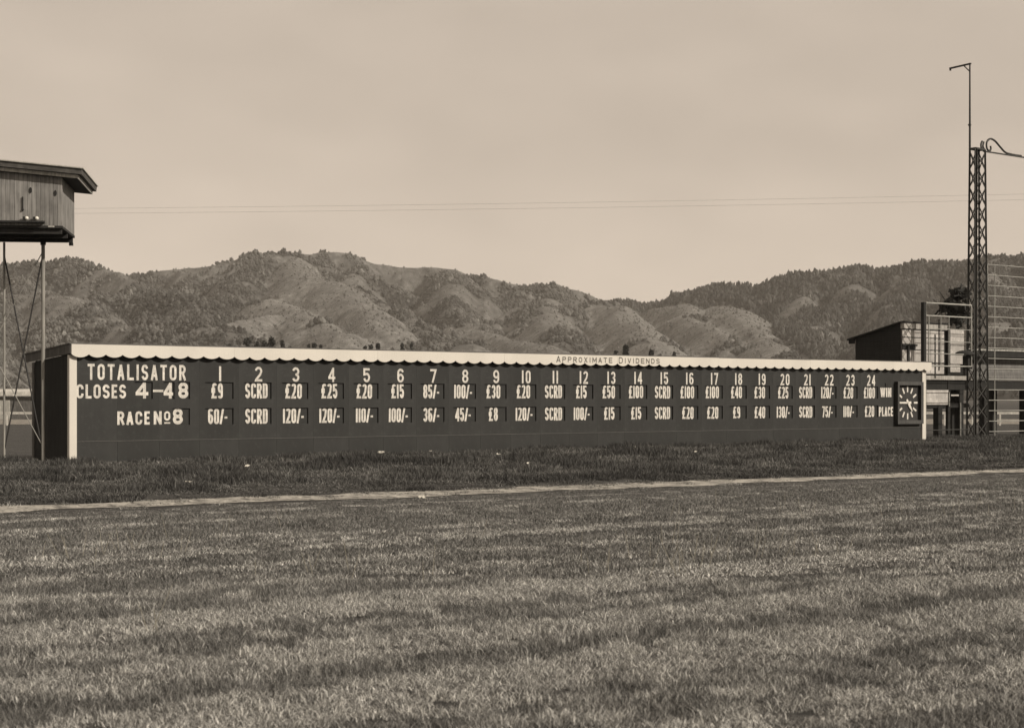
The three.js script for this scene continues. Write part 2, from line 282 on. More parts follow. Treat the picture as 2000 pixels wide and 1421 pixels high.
// ------------------------------------------------------------------ lettering (painted strokes)
const arc = (cx, cy, rx, ry, a0, a1, n = 12) => Array.from({ length: n + 1 }, (_, i) => { const a = (a0 + (a1 - a0) * i / n) * Math.PI / 180; return [cx + rx * Math.cos(a), cy + ry * Math.sin(a)]; });
function glyph(c, w, h, t) {
  const x0 = t / 2, x1 = w - t / 2, y0 = t / 2, y1 = h - t / 2, cx = w / 2, cy = h / 2, r = (x1 - x0) / 2, q = (y1 - y0) / 4, rb = Math.min(r, 2 * q);
  const stad = (gap) => [...arc(cx, y1 - rb, r, rb, gap, 180), ...arc(cx, y0 + rb, r, rb, 180, 360 - gap)];
  switch (c) {
    case 'O': case '0': return [{ p: [...arc(cx, y1 - rb, r, rb, 0, 180), ...arc(cx, y0 + rb, r, rb, 180, 360)], closed: true }];
    case 'C': return [{ p: [[x1, y1 - rb - h * 0.08], ...stad(0), [x1, y0 + rb + h * 0.08]] }];
    case 'D': return [{ p: [[x0, y0], [x0, y1], ...arc(x1 - r, y1 - r, r, r, 90, 0), ...arc(x1 - r, y0 + r, r, r, 0, -90)], closed: true }];
    case 'S': return [{ p: [...arc(cx, y1 - q, r, q, 8, 270), ...arc(cx, y0 + q, r, q, 90, -172)] }];
    case '8': return [{ p: arc(cx, y1 - q * 0.95, r * 0.93, q * 0.95, 0, 360, 20).slice(0, -1), closed: true }, { p: arc(cx, y0 + q * 1.05, r, q * 1.05, 0, 360, 20).slice(0, -1), closed: true }];
    case '3': return [{ p: [...arc(cx, y1 - q, r, q, 165, -80), ...arc(cx, y0 + q, r, q, 80, -165)] }];
    case '2': return [{ p: [...arc(cx, y1 - rb, r, rb, 172, -12), [x1 - r * 0.4, cy - h * 0.02], [x0 + t * 0.1, y0 + t * 0.3], [x0, y0], [w, y0]] }];
    case '5': return [{ p: [[w - t * 0.2, y1], [x0, y1], [x0, cy + h * 0.06], ...arc(cx, y0 + q * 1.25, r, q * 1.25, 120, -168)] }];
    case '6': return [{ p: [...arc(cx, y1 - rb, r, rb, 12, 180), [x0, y0 + q]] }, { p: arc(cx, y0 + q * 1.15, r, q * 1.15, 0, 360, 20).slice(0, -1), closed: true }];
    case '9': return [{ p: [...arc(cx, y0 + rb, r, rb, 192, 360), [x1, y1 - q]] }, { p: arc(cx, y1 - q * 1.15, r, q * 1.15, 0, 360, 20).slice(0, -1), closed: true }];
    case '7': return [{ p: [[0, y1], [x1, y1], [x0 + w * 0.22, 0]] }];
    case '4': return [{ p: [[w * 0.7, 0], [w * 0.7, h]] }, { p: [[w * 0.7, h - t * 0.4], [x0 * 0.6, h * 0.3]] }, { p: [[0, h * 0.29], [w, h * 0.29]] }];
    case '1': case 'I': return [{ p: [[cx, 0], [cx, h]] }];
    case 'A': return [{ p: [[x0 * 0.8, 0], [cx, h - t * 0.2]] }, { p: [[w - x0 * 0.8, 0], [cx, h - t * 0.2]] }, { p: [[w * 0.2, h * 0.3], [w * 0.8, h * 0.3]] }];
    case 'V': return [{ p: [[x0 * 0.8, h], [cx, t * 0.2]] }, { p: [[w - x0 * 0.8, h], [cx, t * 0.2]] }];
    case 'W': return [{ p: [[x0 * 0.7, h], [w * 0.3, 0]] }, { p: [[w * 0.3, 0], [cx, h]] }, { p: [[cx, h], [w * 0.7, 0]] }, { p: [[w * 0.7, 0], [w - x0 * 0.7, h]] }];
    case 'M': return [{ p: [[x0, 0], [x0, h]] }, { p: [[x0, h - t * 0.4], [cx, h * 0.25]] }, { p: [[cx, h * 0.25], [x1, h - t * 0.4]] }, { p: [[x1, 0], [x1, h]] }];
    case 'N': return [{ p: [[x0, 0], [x0, h]] }, { p: [[x0, h - t * 0.3], [x1, t * 0.3]] }, { p: [[x1, 0], [x1, h]] }];
    case 'E': return [{ p: [[x0, 0], [x0, h]] }, { p: [[x0, y1], [w, y1]] }, { p: [[x0, cy], [w * 0.9, cy]] }, { p: [[x0, y0], [w, y0]] }];
    case 'L': return [{ p: [[x0, h], [x0, y0], [w, y0]] }];
    case 'T': return [{ p: [[0, y1], [w, y1]] }, { p: [[cx, 0], [cx, y1]] }];
    case 'P': case 'R': { const k = [{ p: [[x0, 0], [x0, h]] }, { p: [[x0, y1], [x1 - q, y1], ...arc(x1 - Math.min(q, r), y1 - q, Math.min(q, r), q, 90, -90), [x0, y1 - 2 * q]] }]; if (c === 'R') k.push({ p: [[cx, y1 - 2 * q], [w - x0 * 0.5, 0]] }); return k; }
    case 'X': return [{ p: [[x0, 0], [x1, h]] }, { p: [[x1, 0], [x0, h]] }];
    case '£': return [{ p: [...arc(cx + w * 0.1, y1 - r * 0.8, r * 0.8, r * 0.8, 10, 180), [cx + w * 0.1 - r * 0.8, h * 0.3], [x0 + t * 0.1, y0], [w, y0]] }, { p: [[0, h * 0.6], [w * 0.72, h * 0.6]] }, { p: [[0, h * 0.44], [w * 0.72, h * 0.44]] }];
    case '/': return [{ p: [[t * 0.3, 0], [w - t * 0.3, h]] }];
    case '-': return [{ p: [[0, h * 0.42], [w, h * 0.42]] }];
    default: return [];
  }
}
function ribbon(p, closed, t, z, P) {
  const q = p.filter((a, i) => !i || Math.hypot(a[0] - p[i - 1][0], a[1] - p[i - 1][1]) > 1e-4), n = q.length, L = [], R = [];
  for (let i = 0; i < n; i++) {
    const a = q[closed ? (i + n - 1) % n : Math.max(0, i - 1)], b = q[i], c = q[closed ? (i + 1) % n : Math.min(n - 1, i + 1)];
    let d1 = [b[0] - a[0], b[1] - a[1]], d2 = [c[0] - b[0], c[1] - b[1]]; const l1 = Math.hypot(...d1) || 1, l2 = Math.hypot(...d2) || 1;
    d1 = d1.map((v) => v / l1); d2 = d2.map((v) => v / l2); if (!(a !== b)) d1 = d2; if (!(c !== b)) d2 = d1;
    let nx = -(d1[1] + d2[1]), ny = d1[0] + d2[0]; const l = Math.hypot(nx, ny) || 1; nx /= l; ny /= l;
    const k = Math.min(1.7, 1 / Math.max(0.3, nx * -d2[1] + ny * d2[0])) * t / 2;
    L.push([b[0] + nx * k, b[1] + ny * k]); R.push([b[0] - nx * k, b[1] - ny * k]);
  }
  for (let i = 0; i < (closed ? n : n - 1); i++) { const j = (i + 1) % n; for (const v of [R[i], R[j], L[j], R[i], L[j], L[i]]) P.push(v[0], v[1], z); }
}
// chars: [char, width, height, stroke, rise, shape] laid from x = 0; each character its own geometry
function lettering(chars, h, t, gap) {
  const glyphs = []; let x = 0;
  for (const [c, w, hh = h, tt = t, dy = 0, shape] of chars) {
    const P = []; let k = 0;
    for (const s of shape ? shape(w, hh, tt) : glyph(c, w, hh, tt)) ribbon(s.p.map(([a, b]) => [a + x, b + dy]), s.closed, s.t ?? tt, 0.0004 * k++, P);
    x += w + gap;
    if (!P.length) continue;
    const g = new THREE.BufferGeometry(); g.setAttribute('position', new THREE.Float32BufferAttribute(P, 3)); g.computeVertexNormals();
    const uv = new Float32Array(P.length / 3 * 2); for (let i = 0; i < P.length / 3; i++) { uv[2 * i] = P[3 * i]; uv[2 * i + 1] = P[3 * i + 1]; } g.setAttribute('uv', new THREE.BufferAttribute(uv, 2));
    glyphs.push([/[0-9]/.test(c) ? 'digit' : /[A-Za-z]/.test(c) ? 'letter' : 'sign', g]);
  }
  return { glyphs, width: x - gap };
}
function paint(l, m, parent, sx, x, y, z, rz = 0) { for (const [n, g] of l.glyphs) { const o = part(n, g, m, parent); o.scale.x = sx; o.position.set(x, y, z); o.rotation.z = rz; } }

// ------------------------------------------------------------------ the totalisator board
const LEN = 36, COL = 1.2192, C1 = 4.425, ROW1 = [1.615, 2.06], ROW2 = [0.935, 1.37], OPEN = 0.88, LINER = 0.062;
const board = new THREE.Group(); board.position.copy(ORIGIN); board.rotation.y = TURN; addTop(board, 'totalisator_board');
tag(board, 'long dark totalisator board with white scalloped fascia and white end posts', 'scoreboard');
const upGeo = {};
function upperPanel(x0, x1, holes, m) {                 // sheet with openings; child of the board
  const key = (x1 - x0).toFixed(3) + JSON.stringify(holes), w = x1 - x0 - 0.0025;
  if (!upGeo[key]) {
    const s = new THREE.Shape([[0, 0.556], [w, 0.556], [w, 2.76], [0, 2.76]].map(([a, b]) => new THREE.Vector2(a, b)));
    for (const [a, b, c, d] of holes) s.holes.push(new THREE.Path([[a, c], [a, d], [b, d], [b, c]].map(([u, v]) => new THREE.Vector2(u, v))));
    const g = metric(new THREE.ExtrudeGeometry(s, { depth: 0.022, bevelEnabled: false }).translate(0, 0, -0.022));
    const liners = holes.map(([a, b, c, d]) => merge([box2(a - 0.012, a + 0.001, c - 0.012, d + 0.012, -LINER, -0.023), box2(b - 0.001, b + 0.012, c - 0.012, d + 0.012, -LINER, -0.023), box2(a + 0.002, b - 0.002, c - 0.013, c + 0.001, -LINER - 0.03, -0.024), box2(a + 0.002, b - 0.002, d - 0.001, d + 0.013, -LINER, -0.024)]));
    upGeo[key] = { g, liners };
  }
  const p = part('wall_panel', upGeo[key].g, m, board); p.position.x = x0 + 0.00125;
  for (const l of upGeo[key].liners) part('opening_frame', l, M.liner, p);
  return p;
}
const PM = [M.boardPaint, M.boardPaint2];
upperPanel(0.12, 1.37, [], PM[0]);
upperPanel(1.37, 2.59, [[0.5, 1.03, ...ROW1]], PM[1]);
upperPanel(2.59, 3.815, [[0.13, 0.46, ...ROW1], [0.565, 0.925, ...ROW1], [0.4, 0.925, ...ROW2]], PM[0]);
const colHoles = [[(COL - OPEN) / 2, (COL + OPEN) / 2, ...ROW1], [(COL - OPEN) / 2, (COL + OPEN) / 2, ...ROW2]];
for (let i = 0; i < 24; i++) upperPanel(C1 + (i - 0.5) * COL, C1 + (i + 0.5) * COL, colHoles, PM[(i * 7 + 3) % 3 ? 0 : 1]);
const XR = C1 + 23.5 * COL;
upperPanel(XR, XR + COL, [], PM[1]); upperPanel(XR + COL, 35.62, [], PM[0]);
const plinthGeo = box2(0, COL - 0.006, -0.15, 0.54, -0.02, 0.004);
for (let i = 0; i < 29; i++) { const p = part('plinth_panel', plinthGeo, PM[(i * 5) % 3 ? 1 : 0], board); p.position.x = 0.16 + i * COL; }
part('moulding', box2(0.2, 35.6, 0.541, 0.555, -0.01, 0.016), M.moulding, board);
part('end_post', box2(0.0, 0.205, -0.12, 2.72, -0.06, 0.045), M.white, board);
part('end_post', box2(35.57, 35.79, -0.16, 2.72, -0.06, 0.045), M.white, board);
{ // scalloped fascia
  const n = 75, w = LEN / n; for (let b0 = 0; b0 < n; b0 += 10) { const n1 = Math.min(n, b0 + 10), dy = 0.007 * (hash(b0, 3, 4) - 0.5), pts = [[b0 * w + 0.002, 2.985 + dy], [b0 * w + 0.002, 2.735 + dy]];
  for (let i = b0; i < n1; i++) for (let k = 1; k <= 8; k++) { const t = k / 8, jig = 0.016 * (hash(i, 7, 1) - 0.5); pts.push([(i + t) * w - (i === n1 - 1 && k === 8 ? 0.002 : 0), 2.735 + dy - (0.075 + jig) * Math.pow(Math.sin(Math.PI * t), 0.72)]); }
  pts.push([n1 * w - 0.002, 2.985 + dy]);
  part('fascia_board', prism(pts, 0.025, 0.13 + 0.002 * hash(b0, 5, 5)), M.white, board); }
  const let1 = lettering([['A', 0.19, 0.2, 0.03], ...'PPROXIMATE'.split('').map((c) => [c, c === 'I' ? 0.06 : c === 'M' ? 0.19 : 0.16, 0.165, 0.028, 0.01]), [' ', 0.14], ['D', 0.19, 0.2, 0.03], ...'IVIDENDS'.split('').map((c) => [c, c === 'I' ? 0.06 : 0.165, 0.165, 0.028, 0.01])], 0.2, 0.03, 0.085);
  paint(let1, M.inkDark, board, 4.6 / let1.width, 16.53, 2.742, 0.16);
}
part('soffit', box2(0.02, 35.98, 2.745, 2.757, -0.001, 0.129), M.darkWall, board);
part('roof', prism([[0.16, 2.99], [0.16, 3.02], [-2.3, 2.785], [-2.3, 2.755]], 36.1, 0).rotateY(-Math.PI / 2).translate(36.05, 0, 0), M.trimGrey, board).name = 'roof';
for (const x of [-0.02, 35.95]) part('barge_board', prism([[0.12, 2.985], [-2.26, 2.755], [-2.26, 2.56], [-0.02, 2.74], [0.12, 2.75]], 0.025, 0).rotateY(-Math.PI / 2).translate(x + 0.02, 0, 0), M.trimGrey, board);
const sideGeo = prism([[-0.005, -0.12], [-0.005, 2.74], [-1.85, 2.57], [-1.85, -0.12]], 0.02, 0).rotateY(-Math.PI / 2);
{ const a = part('side_wall', sideGeo, M.darkWall, board); a.position.x = 0.05; const b = part('side_wall', sideGeo, M.darkWall, board); b.position.x = 35.75; }
part('corner_post', box2(0.0, 0.05, -0.12, 2.55, -1.95, -1.852), M.trimGrey, board);
part('back_wall', box2(0.06, 35.7, -0.12, 2.6, -1.86, -1.84), M.darkWall, board);
part('vent', box2(33.32, 33.46, 2.05, 2.19, 0.0, 0.03), M.liner, board);
function words(chars, h, t, gap, x0, x1, y, z = 0.0025) { const l = lettering(chars, h, t, gap); paint(l, M.letter, board, (x1 - x0) / l.width, x0, y, z); }
const even = (s, w, sp = {}) => s.split('').map((c) => [c, sp[c] ?? w]);
words(even('TOTALISATOR', 0.2, { I: 0.06, O: 0.21 }), 0.405, 0.066, 0.085, 0.53, 3.385, 2.098);
words(even('CLOSES', 0.19, { L: 0.16, E: 0.15 }), 0.355, 0.062, 0.055, 0.215, 1.62, 1.63);
words([...even('RACE', 0.19, { E: 0.15 })], 0.345, 0.064, 0.06, 1.37, 2.31, 0.955);
words([['N', 0.2, 0.345, 0.064], ['o', 0.16, 0.24, 0.048, 0.1, (w, h, t) => glyph('O', w, h, t)]], 0.345, 0.056, 0.06, 2.43, 2.92, 0.955);
words([['-', 0.16, 0.04, 0.04, 0, (w, h, t) => [{ p: [[0, t / 2], [w, t / 2]] }]]], 0.05, 0.04, 0, 2.745, 2.92, 0.972);
words([['-', 0.3, 0.06, 0.06, 0, (w, h, t) => [{ p: [[0, t / 2], [w, t / 2]] }]]], 0.06, 0.06, 0, 2.41, 2.712, 1.795);
words(even('WIN', 0.17, { I: 0.06, W: 0.25 }), 0.345, 0.07, 0.045, 33.04, 33.7, 1.675);
words(even('PLACE', 0.16, { L: 0.14, E: 0.14 }), 0.35, 0.066, 0.03, 32.95, 33.8, 0.965);
for (let i = 0; i < 24; i++) {
  const s = String(i + 1), two = s.length > 1, x = C1 + i * COL;
  const l = lettering(s.split('').map((c) => [c, c === '1' ? 0.075 : two ? 0.2 : 0.235]), 0.4, 0.064, two ? 0.085 : 0);
  paint(l, M.letter, board, 1, x - l.width / 2 + 0.02, 2.085, 0.0025);
}

// ---- plates standing in the openings
const WIN = '£9 SCRD £20 £25 £20 £15 85/- 100/- £30 £20 SCRD £15 £50 £100 SCRD £100 £100 £40 £30 £25 SCRD 120/- £20 £100'.split(' ');
const PLC = '60/- SCRD 120/- 120/- 110/- 100/- 36/- 45/- £8 120/- SCRD 100/- £15 £15 SCRD £20 £20 £9 £40 130/- SCRD 75/- 110/- £20'.split(' ');
const NUMW = ['one', 'two', 'three', 'four', 'five', 'six', 'seven', 'eight', 'nine', 'ten', 'eleven', 'twelve', 'thirteen', 'fourteen', 'fifteen', 'sixteen', 'seventeen', 'eighteen', 'nineteen', 'twenty', 'twenty-one', 'twenty-two', 'twenty-three', 'twenty-four'];
const plateGeo = {};
function plate(name, x, y, w, h, chars, t, gap, label, group, category, dx = 0) {
  const k = w.toFixed(3) + h; plateGeo[k] ??= box(w - 0.012, h - 0.006, 0.016, 0, (h - 0.006) / 2, 0);
  const m = new THREE.Mesh(plateGeo[k], M.plate); m.castShadow = m.receiveShadow = true; addTop(m, name); tag(m, label, category, group);
  m.position.copy(toWorld(x, y + 0.002, -LINER + 0.012)); m.rotation.y = TURN;
  const l = lettering(chars, h - 0.03, t, gap);
  paint(l, M.letter, m, 1, -l.width / 2 + dx, 0.012, 0.0105, rr(-0.016, 0.016));
  return m;
}
const cw = (c) => ({ '1': 0.07, '/': 0.12, '-': 0.075, '£': 0.165 }[c] ?? 0.158);
for (const [row, y, what] of [[WIN, ROW1, 'win'], [PLC, ROW2, 'place']]) row.forEach((v, i) => {
  const chars = v.split('').map((c) => [c, c === '-' ? 0.085 : cw(c)]), small = what === 'win' && i === 20;
  const txt = v === 'SCRD' ? 'scrd' : v;
  plate('dividend_plate', C1 + i * COL, y[0], OPEN, y[1] - y[0], chars.map(([c, w]) => [c, w, c === '-' ? 0.41 : 0.41, c === '-' ? 0.055 : 0.065]), 0.065, v === 'SCRD' ? 0.03 : v.includes('/') ? 0.026 : 0.035,
    `dark plate with white ${txt} in the ${what} row under number ${NUMW[i]}`, 'dividend plates in the openings of the board', 'number plate', v === 'SCRD' ? -0.02 : v.includes('/') ? -0.03 : rr(-0.06, -0.02));
});
const eight = (w, h, t) => { const a = (h - t) / 4; return [{ p: arc(w / 2, h - t / 2 - a, (w - t) / 2 * 0.95, a, 0, 360, 24).slice(0, -1), closed: true }, { p: arc(w / 2, t / 2 + a, (w - t) / 2, a, 0, 360, 24).slice(0, -1), closed: true }]; };
plate('time_plate', 1.37 + 0.003 + 0.765, ROW1[0], 0.53, ROW1[1] - ROW1[0], [['4', 0.37, 0.42, 0.085]], 0.085, 0, 'plate with a broad white 4 before the dash after closes', 'closing time plates', 'number plate', -0.03);
plate('time_plate', 2.59 + 0.003 + 0.295, ROW1[0], 0.33, ROW1[1] - ROW1[0], [['4', 0.28, 0.42, 0.085]], 0.085, 0, 'narrow plate with a white 4 just after the dash', 'closing time plates', 'number plate');
plate('time_plate', 2.59 + 0.003 + 0.745, ROW1[0], 0.36, ROW1[1] - ROW1[0], [['8', 0.3, 0.42, 0.09, 0, eight]], 0.09, 0, 'plate with a bold white 8 ending the closing time', 'closing time plates', 'number plate');
plate('race_plate', 2.59 + 0.003 + 0.6625, ROW2[0], 0.525, ROW2[1] - ROW2[0], [['8', 0.3, 0.42, 0.09, 0, eight]], 0.09, 0, 'plate with a bold white 8 beside the words race no', null, 'number plate', -0.08);

{ // clock
  const c = new THREE.Group(), W = 1.59, Hh = 1.58; c.position.copy(toWorld(34.675, 0.67, 0.003)); c.rotation.y = TURN; addTop(c, 'board_clock'); tag(c, 'square dark clock with white strokes and hands at the end of the board', 'clock');
  part('case_side', box2(-W / 2, -W / 2 + 0.03, 0, Hh, 0, 0.15), M.liner, c); part('case_side', box2(W / 2 - 0.03, W / 2, 0, Hh, 0, 0.15), M.liner, c);
  part('case_top', box2(-W / 2 + 0.031, W / 2 - 0.031, Hh - 0.03, Hh, 0, 0.15), M.liner, c); part('case_bottom', box2(-W / 2 + 0.031, W / 2 - 0.031, 0, 0.03, 0, 0.15), M.liner, c);
  const fm = mat(lin(0.1, 0.1, 0.096), { map: scaled(woodTex, 0.8) });
  part('frame', merge([box2(-W / 2 + 0.002, -W / 2 + 0.1, 0, Hh, 0.151, 0.17), box2(W / 2 - 0.15, W / 2 - 0.002, 0, Hh, 0.151, 0.17)]), fm, c);
  part('frame', merge([box2(-W / 2 + 0.101, W / 2 - 0.151, Hh - 0.13, Hh, 0.151, 0.169), box2(-W / 2 + 0.101, W / 2 - 0.151, 0, 0.14, 0.151, 0.169)]), fm, c);
  part('dial', box2(-W / 2 + 0.032, W / 2 - 0.032, 0.032, Hh - 0.032, 0.01, 0.03), mat(lin(0.045, 0.044, 0.042), { map: scaled(paintTex, 0.5) }), c);
  const cx = -0.03, cy = 0.795, tick = box2(-0.036, 0.036, 0.395, 0.62, 0.031, 0.04);
  for (let k = 0; k < 12; k++) { const t = part('hour_stroke', tick, M.letter, c); t.position.set(cx, cy, 0); t.rotation.z = -k * Math.PI / 6; if (k % 3) t.scale.setScalar(1.0); }
  const mh = part('minute_hand', prism([[-0.05, -0.2], [0.05, -0.2], [0.04, 0], [0.028, 0.6], [-0.028, 0.6], [-0.04, 0]], 0.008, 0), M.letter, c); mh.position.set(cx, cy, 0.052); mh.rotation.z = Math.PI / 2;
  const hh = part('hour_hand', prism([[-0.045, -0.15], [0.045, -0.15], [0.06, 0.14], [0.02, 0.4], [-0.02, 0.4], [-0.06, 0.14]], 0.008, 0), M.letter, c); hh.position.set(cx, cy, 0.066); hh.rotation.z = -4.75 / 12 * Math.PI * 2;
  const hub = part('hub', new THREE.CylinderGeometry(0.03, 0.03, 0.05, 12).rotateX(Math.PI / 2), M.letter, c); hub.position.set(cx, cy, 0.055);
}

// ------------------------------------------------------------------ look-out cabin on poles, far left
{
  const T = 0.129, h = new THREE.Group(); h.rotation.y = T; const base = V(-10.77, 0.4, -44.1); h.position.copy(base); addTop(h, 'lookout_cabin');
  tag(h, 'small boarded cabin on tall pipe poles with a dark overhanging roof', 'cabin');
  const F = 5.81, Wd = 3.65, D = 2.72, up = (x) => 1.15 - 0.085 * x;   // floor level over the base, wall height by x
  const topY = (x) => F + up(x);
  const n = 36, bw = Wd / n;
  for (let i = 0; i < n; i++) { const x0 = -Wd + i * bw + 0.003, x1 = x0 + bw - 0.006; part('wall_board', prism([[x0, F], [x1, F], [x1, topY(x1)], [x0, topY(x0)]], 0.022 - (i % 3) * 0.002, -0.022), M.hutWall[(i * 7 + (i % 5)) % 4], h); }
  for (let i = 0; i < 14; i++) { const w = D / 14; part('wall_board', box2(-0.024, 0 - (i % 3) * 0.0025, F, F + 1.14, -D + i * w + 0.002, -D + (i + 1) * w - 0.003 - (i === 13 ? 0.022 : 0)), M.hutWall[(i * 3) % 4], h); }
  part('back_wall', prism([[-Wd, F], [-0.03, F], [-0.03, F + 1.14], [-Wd, topY(-Wd)]], 0.02, -D), M.hutDark, h);
  part('side_wall', box2(-Wd, -Wd + 0.02, F, topY(-Wd), -D + 0.03, -0.03), M.hutDark, h);
  part('floor', box2(-Wd - 0.02, 0.01, F - 0.06, F - 0.002, -D - 0.02, 0.01), M.hutDark, h);
  for (const z of [-0.12, -1.3, -2.55]) part('floor_beam', box2(-Wd, -0.02, F - 0.19, F - 0.062, z - 0.05, z + 0.05), M.hutDark, h);
  part('beam_end', box2(-0.12, -0.02, F - 0.26, F - 0.192, -2.68, -2.58), M.hutDark, h);
  const slope = Math.atan(0.085);
  const ro = (x0, x1, y0, y1, z0, z1, name, m) => { const o = part(name, box2(x0, x1, y0, y1, z0, z1), m, h); o.position.set(0, F + 1.15, 0); o.rotation.z = -slope; return o; };
  ro(-4.1, 0.36, 0.006, 0.05, -3.35, 0.12, 'soffit', M.hutDark);
  ro(-4.1, 0.36, 0.006, 0.09, 0.121, 0.15, 'fascia', M.hutTrim); ro(0.361, 0.39, 0.006, 0.09, -3.36, 0.15, 'fascia', M.hutTrim);
  ro(-4.2, 0.47, 0.1, 0.235, -3.5, 0.24, 'roof', M.hutRoof); ro(-4.2, 0.5, 0.236, 0.262, -3.55, 0.28, 'roof_edge', M.hutTrim);
  const slot = (x, y, w, hh) => part('spy_hole', new THREE.CylinderGeometry(0.5, 0.5, 0.03, 14).rotateX(Math.PI / 2).scale(w, hh, 1).translate(x, y, 0.001), M.liner, h);
  slot(-0.74, F + 0.84, 0.065, 0.14); slot(-0.16, F + 0.78, 0.065, 0.14);
  part('latch_bar', box2(-0.93, -0.905, F + 0.38, F + 0.68, 0.001, 0.03), M.liner, h); part('latch_knob', new THREE.SphereGeometry(0.03, 10, 8).translate(-0.917, F + 0.37, 0.02), M.liner, h);
  part('lamp_shelf', box2(-1.6, -0.4, F + 0.06, F + 0.1, 0.002, 0.16), M.hutDark, h);
  for (const x of [-0.86, -0.625]) { const br = part('lamp_bracket', box2(x - 0.05, x + 0.0, F + 0.101, F + 0.2, 0.04, 0.1), M.liner, h); part('lamp', new THREE.SphereGeometry(0.045, 14, 10).translate(x + 0.042, F + 0.165, 0.075), M.lamp, br); }
  part('name_tag', box2(-0.33, -0.18, F - 0.04, F + 0.025 - 0.03, 0.012, 0.02), M.hutTrim, h);
  const A = V(-0.75, 0, -2.52), B = V(-1.73, 0, -2.68), C = V(-3.35, 0, -2.52), topP = F - 0.19;
  for (const p of [A, B, C]) part('pole', rod(V(p.x, -0.1, p.z), V(p.x, topP, p.z), p === B ? 0.032 : 0.048, p === B ? 0.03 : 0.046, 14), M.pole, h);
  part('collar', new THREE.CylinderGeometry(0.07, 0.07, 0.07, 14).translate(A.x, topP - 0.035, A.z), M.poleDark, h);
  const br = (a, ya, b, yb, r, m) => part('brace', rod(V(a.x, ya, a.z), V(b.x, yb, b.z), r), m, h);
  br(A, 5.35, B, 0.35, 0.02, M.poleDark); br(B, 5.3, A, 0.3, 0.02, M.poleDark);
  br(A, 5.4, C, 0.5, 0.012, M.pole); br(C, 5.4, A, 0.45, 0.012, M.pole);
}

// ------------------------------------------------------------------ lattice tower, number frames, gantry (board frame, base at z = -0.6)
const atBoard = (x, y, z, name) => { const g = new THREE.Group(); g.position.copy(toWorld(x, y, z)); g.rotation.y = TURN; return addTop(g, name); };
{
  const t = atBoard(40.22, -0.2, -0.675, 'lattice_tower'); tag(t, 'slender dark lattice steel tower beyond the right end of the board', 'tower');
  const Ht = 11.72, half = (y) => { const k = y / Ht; return [0.46 + (0.31 - 0.46) * k, 0.19 + (0.145 - 0.19) * k]; };
  const cor = (i, y) => { const [a, b] = half(y); return V([-a, a, a, -a][i], y, [b, b, -b, -b][i]); };
  for (let i = 0; i < 4; i++) { const L = part('leg', merge([bar(cor(i, 0), cor(i, Ht), i ? 0.09 : 0.17, 0.014), bar(cor(i, 0), cor(i, Ht), 0.014, i ? 0.09 : 0.15)]), M.steelDark, t); }
  const nb = 16;
  for (let k = 0; k < nb; k++) for (let f = 0; f < 4; f++) {
    const y0 = 0.25 + k * (Ht - 0.35) / nb, y1 = 0.25 + (k + 1) * (Ht - 0.35) / nb, i = f, j = (f + 1) % 4, ax = f % 2 === 0;
    const o = V(ax ? 0 : 0.008, 0, ax ? 0.008 : 0);
    part('brace', ax ? bar(cor(i, y0).add(o), cor(j, y1).add(o), 0.045, 0.008) : bar(cor(i, y0).add(o), cor(j, y1).add(o), 0.008, 0.045), M.steelDark, t);
    part('brace', ax ? bar(cor(j, y0).sub(o), cor(i, y1).sub(o), 0.045, 0.008) : bar(cor(j, y0).sub(o), cor(i, y1).sub(o), 0.008, 0.045), M.steelDark, t);
  }
  for (let f = 0; f < 4; f++) part('top_rail', bar(cor(f, Ht), cor((f + 1) % 4, Ht), 0.06, 0.06), M.steelDark, t);
  part('cap_plate', box2(-0.3, 0.28, Ht + 0.031, Ht + 0.055, -0.135, 0.135), M.steelDark, t);
  const p0 = cor(3, Ht);
  part('lamp_pipe', rod(V(p0.x, Ht, p0.z), V(p0.x, Ht + 3.42, p0.z), 0.045, 0.03, 10), M.steelDark, t);
  part('lamp_arm', bar(V(p0.x, Ht + 3.39, p0.z + 0.05), V(p0.x, Ht + 3.33, p0.z - 0.95), 0.07, 0.06), M.steelDark, t);
  part('arm_brace', bar(V(p0.x, Ht + 3.1, p0.z - 0.02), V(p0.x, Ht + 3.35, p0.z - 0.28), 0.035), M.steelDark, t);
  part('arm_tip', rod(V(p0.x, Ht + 3.33, p0.z - 0.92), V(p0.x, Ht + 3.24, p0.z - 0.92), 0.04), M.steelDark, t);
  part('pipe_clamp', box2(p0.x - 0.06, p0.x + 0.03, Ht + 0.93, Ht + 0.99, p0.z - 0.05, p0.z + 0.05), M.steelDark, t);
  // dish-shaped shade and box hung on the tower
  const d = part('lamp_dish', new THREE.SphereGeometry(0.4, 20, 8, 0, Math.PI * 2, 0, Math.PI / 2).scale(1, 0.45, 1).translate(-0.72, 3.55, -0.1), mat(lin(0.015, 0.015, 0.014), { side: THREE.DoubleSide }), t); part('bracket', bar(V(-0.72, 3.7, -0.1), V(-0.3, 3.78, 0), 0.04), M.steelDark, d);
  part('switch_box', box2(-0.72, -0.42, 3.0, 3.52, -0.2, 0.05), M.liner, t);
}
